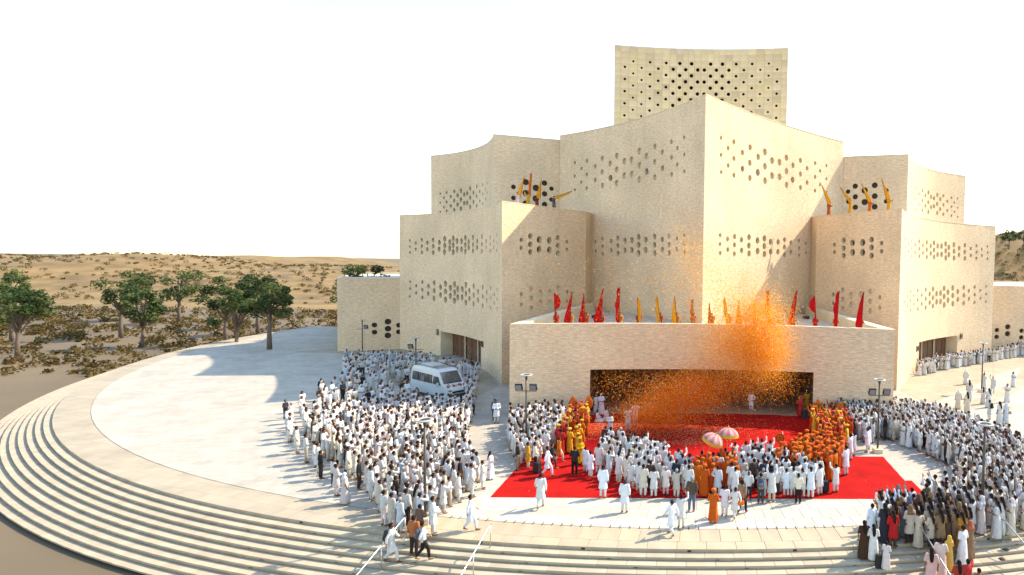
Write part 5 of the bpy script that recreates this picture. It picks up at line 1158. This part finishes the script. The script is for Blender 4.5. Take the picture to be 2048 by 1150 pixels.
# ------------------------------------------------------------------ parasols, fans, bags
def parasol(pos, tilt, label, rad=.62):
    t = thing('parasol', pos, label, 'parasol'); t.rotation_euler = tilt
    N = 16
    def rr(t_): return rad * math.sin(t_ * 1.42) / math.sin(1.42)
    for k in range(N):
        b = MB(); vs = []; n = 6; m_ = 3
        for j in range(n + 1):
            q = j / n; r_ = rr(q); z = .42 * rad * 1.55 * math.cos(q * 1.5)
            for i in range(m_ + 1): a = 2 * PI * (k + i / m_) / N; sag = 1 - .025 * math.sin(PI * i / m_) * q; vs.append((r_ * sag * math.cos(a), r_ * sag * math.sin(a), z))
        b.add(vs, [(j * (m_ + 1) + i, j * (m_ + 1) + i + 1, (j + 1) * (m_ + 1) + i + 1, (j + 1) * (m_ + 1) + i) for j in range(n) for i in range(m_)]); b.build('canopy_panel', 'canvas_pink' if k % 2 else 'canvas_white', t, True)
    b = MB(); n = 48; R = rr(1); z0 = .42 * rad * 1.55 * math.cos(1.5)
    b.add([((R + .01) * (1 + .012 * (i % 2)) * math.cos(2 * PI * i / n), (R + .01) * (1 + .012 * (i % 2)) * math.sin(2 * PI * i / n), z) for z in (z0 + .03, z0 - .14) for i in range(n)], [(i, (i + 1) % n, n + (i + 1) % n, n + i) for i in range(n)]); b.build('fringe', 'gold', t)
    b = MB(); b.tube([(0, 0, -1.5), (0, 0, .40)], .016, 8); b.build('pole', 'gold', t, True)
    b = MB(); b.loft([ell(.40, .03, .03, n=8), ell(.44, .05, .05, n=8), ell(.48, .03, .03, n=8), ell(.56, .006, .006, n=8)]); b.build('finial', 'gold', t, True)
    for k in range(8):
        a = 2 * PI * k / 8; b = MB(); b.tube([(.02 * math.cos(a), .02 * math.sin(a), .30), (R * .97 * math.cos(a), R * .97 * math.sin(a), z0 + .02)], .006, 5); b.build('rib', 'metal_dark', t)
p = gp(1426, 876, 2.35); parasol((p.x, p.y, 2.2), (.10, .40, 0), 'white and pink parasol with gold fringe tilted far over beside its twin')
p = gp(1456, 866, 2.45); parasol((p.x, p.y, 2.35), (-.05, .06, .2), 'white and pink parasol with gold fringe held upright beside its tilted twin')
def leaf_fan(px, py, Y, h, wd, label):
    p = atd(px, py, Y); t = thing('ceremonial_fan', (p.x, Y, p.z), label, 'fan')
    b = MB(); n = 12; out = [(0, h)]
    for i in range(1, n): q = i / n; out.append((wd / 2 * math.sin(PI * min(1, q * .78 + .0)) ** .9, h * (1 - q)))
    out = out + [(.06, 0), (-.06, 0)] + [(-x, z) for x, z in out[1:][::-1]]
    k = len(out); b.add([(x, -.02, z) for x, z in out] + [(x, .02, z) for x, z in out], [tuple(range(k)), tuple(range(2 * k - 1, k - 1, -1))] + [(i, (i + 1) % k, k + (i + 1) % k, k + i) for i in range(k)]); b.build('blade', 'orange_paint', t)
    b = MB(); b.tube([(0, 0, -p.z), (0, 0, .05)], .02, 8); b.build('handle', 'wood', t, True)
    b = MB(); b.tube([(x * .86, -.028, h * .05 + z * .88) for x, z in out] + [(out[0][0] * .86, -.028, h * .05 + out[0][1] * .88)], .012, 5); b.build('trim', 'gold', t)
leaf_fan(1635, 832, 45.2, 1.32, .78, 'tall pointed orange fan standing against the entrance wall')
leaf_fan(1681, 825, 45.4, .82, .58, 'short pointed orange fan standing nearest door 04 side of the entrance wall')
leaf_fan(1661, 818, 45.8, .55, .40, 'smallest pointed orange fan between its two larger companions')
leaf_fan(1146, 812, 45.6, .80, .62, 'pointed orange fan behind the dancers at the entrance wall')
leaf_fan(1178, 816, 45.2, 1.0, .62, 'pointed orange fan beside the porch jamb near the seated people')
p = gp(1560, 876, 1.75); t = thing('round_fan', (p.x, p.y, 1.75), 'round red fan with gold rings on a slanted pale stick', 'fan'); t.rotation_euler = (0, .35, 0)
b = MB(); b.tube([(0, -.012, 0), (0, .012, 0)], [.30, .30], 24); b.build('disc', 'carpet', t)
for r in (.28, .18, .09):
    b = MB(); b.tube([(r * math.cos(2 * PI * k / 24), -.016, r * math.sin(2 * PI * k / 24)) for k in range(25)], .010, 5, cap=False); b.build('ring', 'gold', t)
b = MB(); b.tube([(.0, .02, .42), (.55, .02, -.55)], .02, 7); b.build('stick', 'coping', t, True)
def trolley(px, py, label, rz):
    p = gp(px, py); t = thing('suitcase', (p.x, p.y, 0), label, 'suitcase', None, rz)
    b = MB(); b.loft([[Vector((sx * .21 * k, sy * .13 * k, z)) for sx, sy in ((-1, -1), (-.6, -1.08), (.6, -1.08), (1, -1), (1, 1), (-1, 1))] for z, k in ((.06, .95), (.10, 1), (.60, 1), (.64, .93))]); b.build('shell', 'black', t)
    b = MB(); b.box((0, -.15, .36), (.30, .05, .34)); b.build('pocket', 'rubber', t)
    b = MB(); b.tube([(-.10, .1, .62), (-.10, .13, 1.0), (.10, .13, 1.0), (.10, .1, .62)], .012, 6); b.build('handle', 'steel', t)
    for s in (-1, 1): b = MB(); b.tube([(s * .17 - .02, .1, .045), (s * .17 + .02, .1, .045)], .045, 10); b.build('wheel', 'rubber', t)
trolley(1649, 985, 'black trolley suitcase standing on the carpet by a white shirt', .3)
trolley(1074, 946, 'black trolley case tipped beside the cream shirt on the carpet', -.5)
def bag(name, mesh_fn, pos, rz, label): t = thing(name, pos, label, name.replace('_', ' '), None, rz); mesh_fn(t); return t
def bp_fn(col, pocket):
    def f(t):
        b = MB(); b.loft([ell(-.22, .13, .07, n=12), ell(-.18, .155, .09, n=12), ell(.05, .15, .095, n=12), ell(.18, .12, .075, n=12), ell(.22, .06, .04, n=12)]); o = b.build('pack', 'cloth', t, True); o.color = (*col, 1)
        b = MB(); b.loft([ell(-.17, .10, .04, 0, -.09, 12), ell(-.04, .10, .045, 0, -.09, 12), ell(0, .07, .02, 0, -.09, 12)]); o = b.build('pocket', 'cloth', t, True); o.color = (*pocket, 1)
        for s in (-1, 1): b = MB(); b.tube([(s * .09, .06, .20), (s * .11, .17, .24), (s * .12, .26, .10), (s * .12, .20, -.15)], .016, 6); o = b.build('strap', 'cloth', t); o.color = (*pocket, 1)
    return f
def onback(px, py, hd, fn, label, z=1.2, d=-.21):
    p = gps(px, py); h = math.radians(hd); bag('backpack', fn, (p.x + d * math.sin(h), p.y + d * math.cos(h), gz(p.x, p.y) + z), -h, label)
onback(1521, 1008, 3, bp_fn((.06, .08, .11), (.12, .16, .22)), 'blue and black backpack on the grey shirt at the carpet edge')
onback(1636, 976, 12, bp_fn((.02, .02, .02), (.04, .035, .03)), 'black backpack on the white shirt beside the suitcase')
onback(846, 1113, 60, bp_fn((.10, .10, .10), (.16, .16, .16)), 'grey backpack on the person climbing the steps')
onback(783, 1118, 70, bp_fn((.05, .04, .035), (.08, .06, .05)), 'dark backpack on the person bending over the handrail')
onback(1978, 840, -30, bp_fn((.02, .02, .02), (.05, .05, .05)), 'black backpack at the rim of the crowd before door 04')
def shoulder_fn(col):
    def f(t):
        b = MB(); b.loft([ell(-.14, .12, .04, n=12), ell(-.08, .16, .06, n=12), ell(.08, .15, .055, n=12), ell(.11, .12, .03, n=12)]); o = b.build('pouch', 'cloth', t, True); o.color = (*col, 1)
        b = MB(); b.tube([(.13, 0, .08), (.05, -.12, .45), (-.12, -.08, .66), (-.20, .06, .56), (-.16, .05, .10)], .012, 6); o = b.build('strap', 'cloth', t); o.color = (*col, 1)
    return f
p = gp(1474, 1038); bag('shoulder_bag', shoulder_fn((.62, .13, .015)), (p.x + .18, p.y - .02, .82), .2, 'orange cloth shoulder bag hanging on a white tunic')
p = gp(2012, 847); bag('shoulder_bag', shoulder_fn((.40, .27, .15)), (p.x + .22, p.y - .05, .9), -.6, 'brown shoulder bag carried behind the crowd before door 04')
p = gps(1760, 1128); t = thing('carrier_bag', (p.x, p.y, gz(p.x, p.y)), 'large black carrier bag beside the child on the steps', 'bag', None, .3)
b = MB(); b.loft([[Vector((sx * .19 * k, sy * .09 * k, z)) for sx, sy in ((-1, -1), (1, -1), (1, 1), (-1, 1))] for z, k in ((0, .92), (.02, 1), (.30, 1.02), (.56, .95))]); b.build('sack', 'black', t)
for s in (-1, 1): b = MB(); b.tube([(-.10, s * .07, .55), (-.08, s * .03, .70), (.08, s * .03, .70), (.10, s * .07, .55)], .010, 5); b.build('handle', 'rubber', t)
def shoe(px, py, rz, label):
    p = gps(px, py); t = thing('shoes', (p.x, p.y, gz(p.x, p.y)), label, 'shoes', None, rz)
    for s in (-1, 1):
        b = MB(); b.loft([ell(0.0, .042, .125, s * .055, .01 * s, 12), ell(.022, .045, .13, s * .055, .01 * s, 12)]); o = b.build('sole', 'rubber', t)
        b = MB(); b.loft([ell(.022, .04, .12, s * .055, .01 * s, 12), ell(.06, .036, .075, s * .055, -.02 + .01 * s, 12), ell(.075, .025, .04, s * .055, -.05 + .01 * s, 12)]); b.build('upper', 'bark', t, True)
shoe(2012, 1100, .4, 'pair of dark shoes left on the upper empty step'); shoe(2004, 1112, 1.5, 'pair of brown shoes left on the lower empty step')
def loud(px, label):
    pass
# microphone stand against the entrance wall
p = gp(1667, 838); t = thing('pole_stand', (p.x, p.y + .5, 0), 'thin dark pole with a small head leaning by the entrance wall', 'stand')
b = MB(); b.tube([(0, 0, 0), (-.06, .1, 2.2)], .018, 7); b.build('pole', 'metal_dark', t, True)
b = MB(); b.sphere((-.06, .1, 2.25), (.05, .05, .08), 8, 6); b.build('head', 'black', t, True)
for k in range(3): a = 2 * PI * k / 3; b = MB(); b.tube([(0, 0, .3), (.3 * math.cos(a), .3 * math.sin(a), .01)], .012, 6); b.build('leg', 'metal_dark', t)
# long thin pole held up by a walker on the plaza
p = gp(1985, 786); t = thing('long_pole', (p.x - .12, p.y - .28, 0), 'long thin pale pole held up on the plaza before door 04', 'pole'); b = MB(); b.tube([(0, 0, 1.2), (-.03, 0, 2.4), (-.06, 0, 4.6)], [.02, .018, .012], 7); b.build('shaft', 'coping', t, True); b = MB(); b.tube([(-.06, 0, 4.55), (-.06, 0, 4.66)], .035, 8); b.build('tip', 'metal_dark', t)

# ------------------------------------------------------------------ flower petals in the air and on the carpet
def petals():
    r3 = np.random.default_rng(9); pts = []; 
    kinds = []
    def cloud(n, cx, cy, sx, sy, Y, sY, rot=0.0, kd=0):
        x = r3.normal(0, 1, n); y = r3.normal(0, 1, n); Yv = r3.normal(Y, sY, n); c, s = math.cos(rot), math.sin(rot)
        px = cx + x * sx * c - y * sy * s; py = cy + x * sx * s + y * sy * c
        d = np.array([F_ + 0 * F_])
        R_a, U_a, F_a = np.array(R2), np.array(U2), np.array(F_)
        D = F_a[None] + R_a[None] * ((px - CX) / FPX)[:, None] - U_a[None] * ((py - CY) / FPX)[:, None]
        P = D * (Yv / D[:, 1])[:, None]; P[:, 2] += CAMH
        P = P[P[:, 2] > .03]; pts.append(P); kinds.append(np.full(len(P), kd))
    # dense plume falling in front of the entrance block
    cloud(34000, 1502, 678, 40, 48, 44.5, 1.4, 0, 1); cloud(24000, 1520, 655, 30, 34, 44.2, 1.2, 0, 1); cloud(22000, 1528, 710, 27, 24, 44.4, 1.1, 0, 1); cloud(13000, 1460, 695, 42, 40, 44.6, 1.3, 0, 1)
    cloud(6200, 1455, 600, 55, 42, 45, 1.2, .4, 1); cloud(3000, 1382, 505, 24, 36, 45, 1.0, -.25, 1); cloud(5200, 1392, 570, 55, 50, 45, 1.2, 0, 1); cloud(600, 1350, 430, 45, 45, 45.5, 1.4)
    # swirl through the opening
    cloud(23000, 1335, 806, 42, 26, 43.3, 1.2, -.4); cloud(15000, 1400, 785, 36, 26, 43.4, 1.2); cloud(9500, 1310, 832, 40, 14, 43.0, 1.0); cloud(5200, 1470, 768, 55, 18, 44, 1.0); cloud(1500, 1240, 770, 38, 22, 44, 1.0); cloud(900, 1560, 768, 26, 22, 44, .9)
    # wide drift towards the wing by door 01
    cloud(4600, 1290, 640, 115, 95, 45, 2.5, 0, 1); cloud(3000, 1120, 620, 105, 115, 46, 3.0, 0, 1); cloud(900, 980, 640, 80, 110, 46, 3.0); cloud(900, 1200, 560, 130, 80, 46, 3)
    air = np.concatenate(pts); n0 = len(air); pts.clear()
    # lying on the carpet
    gx = r3.normal(0, 1, 9000); lay = []
    for (cx, cy, sx, sy, n) in ((1240, 858, 45, 8, 1500), (1340, 866, 60, 7, 1900), (1420, 862, 40, 9, 1200), (1370, 884, 22, 4, 420), (1190, 862, 25, 12, 700), (1480, 850, 60, 10, 700), (1300, 846, 60, 6, 1200)):
        for i in range(n):
            q = gp(r3.normal(cx, sx), min(r3.normal(cy, sy), 905)); lay.append((q.x, q.y, .02))
    lay = np.array([q for q in lay if -9.2 < q[0] < 9.5 and q[1] < 48])
    P = np.concatenate([air, lay]); n = len(P); flat = np.arange(n) >= n0
    d1 = r3.normal(0, 1, (n, 3)); d1[flat, 2] *= .12; d1 /= np.linalg.norm(d1, axis=1)[:, None]; d2 = np.cross(d1, r3.normal(0, 1, (n, 3))); d2[flat, 2] *= .12; d2 /= np.linalg.norm(d2, axis=1)[:, None]
    s = r3.uniform(.016, .042, n)[:, None]; s[flat] *= 1.3
    nn = np.cross(d1, d2) * s * .35
    Vt = np.stack([P - d1 * s, P + d2 * s * .7 + nn, P + d1 * s, P - d2 * s * .7 + nn], 1)
    Vt[..., 2] = np.maximum(Vt[..., 2], .022)
    pal = np.array([(.84, .19, .004), (.86, .29, .006), (.74, .11, .004), (.86, .42, .03), (.50, .03, .006), (.88, .72, .48), (.84, .23, .006)]); palu = np.array([(.86, .29, .003), (.89, .38, .004), (.80, .19, .003), (.90, .46, .012), (.70, .10, .004), (.90, .74, .42), (.88, .33, .003)])
    k = r3.choice(len(pal), n, p=[.26, .24, .15, .15, .06, .07, .07]); pl2 = np.array([(.80, .50, .10), (.85, .76, .55), (.80, .32, .04), (.62, .66, .70)]); k2 = r3.choice(4, n, p=[.45, .25, .22, .08]); kk_ = np.concatenate(kinds + [np.zeros(n - n0)]); up = (kk_ == 1); k = np.where(up & (r3.random(n) < .55), r3.choice([1, 3, 1, 6, 5], n), k)
    col = np.where(flat[:, None], pl2[k2], np.where(up[:, None], palu[k], pal[k])) * r3.uniform(.75, 1.15, (n, 1)); col = np.minimum(col, .9)
    me = bpy.data.meshes.new('petals'); me.vertices.add(n * 4); me.vertices.foreach_set('co', Vt.reshape(-1)); me.loops.add(n * 4); me.loops.foreach_set('vertex_index', np.arange(n * 4, dtype=np.int32)); me.polygons.add(n); me.polygons.foreach_set('loop_start', np.arange(0, n * 4, 4, dtype=np.int32)); me.update()
    ca = me.color_attributes.new('Col', 'FLOAT_COLOR', 'POINT'); c4 = np.ones((n, 4, 4)); c4[..., :3] = col[:, None]; ca.data.foreach_set('color', c4.reshape(-1)); me.materials.append(MATS['petal'])
    tag(link('flower_petals', me), 'cloud of orange and yellow flower petals falling before the entrance block', 'petals', kind='stuff')
petals()
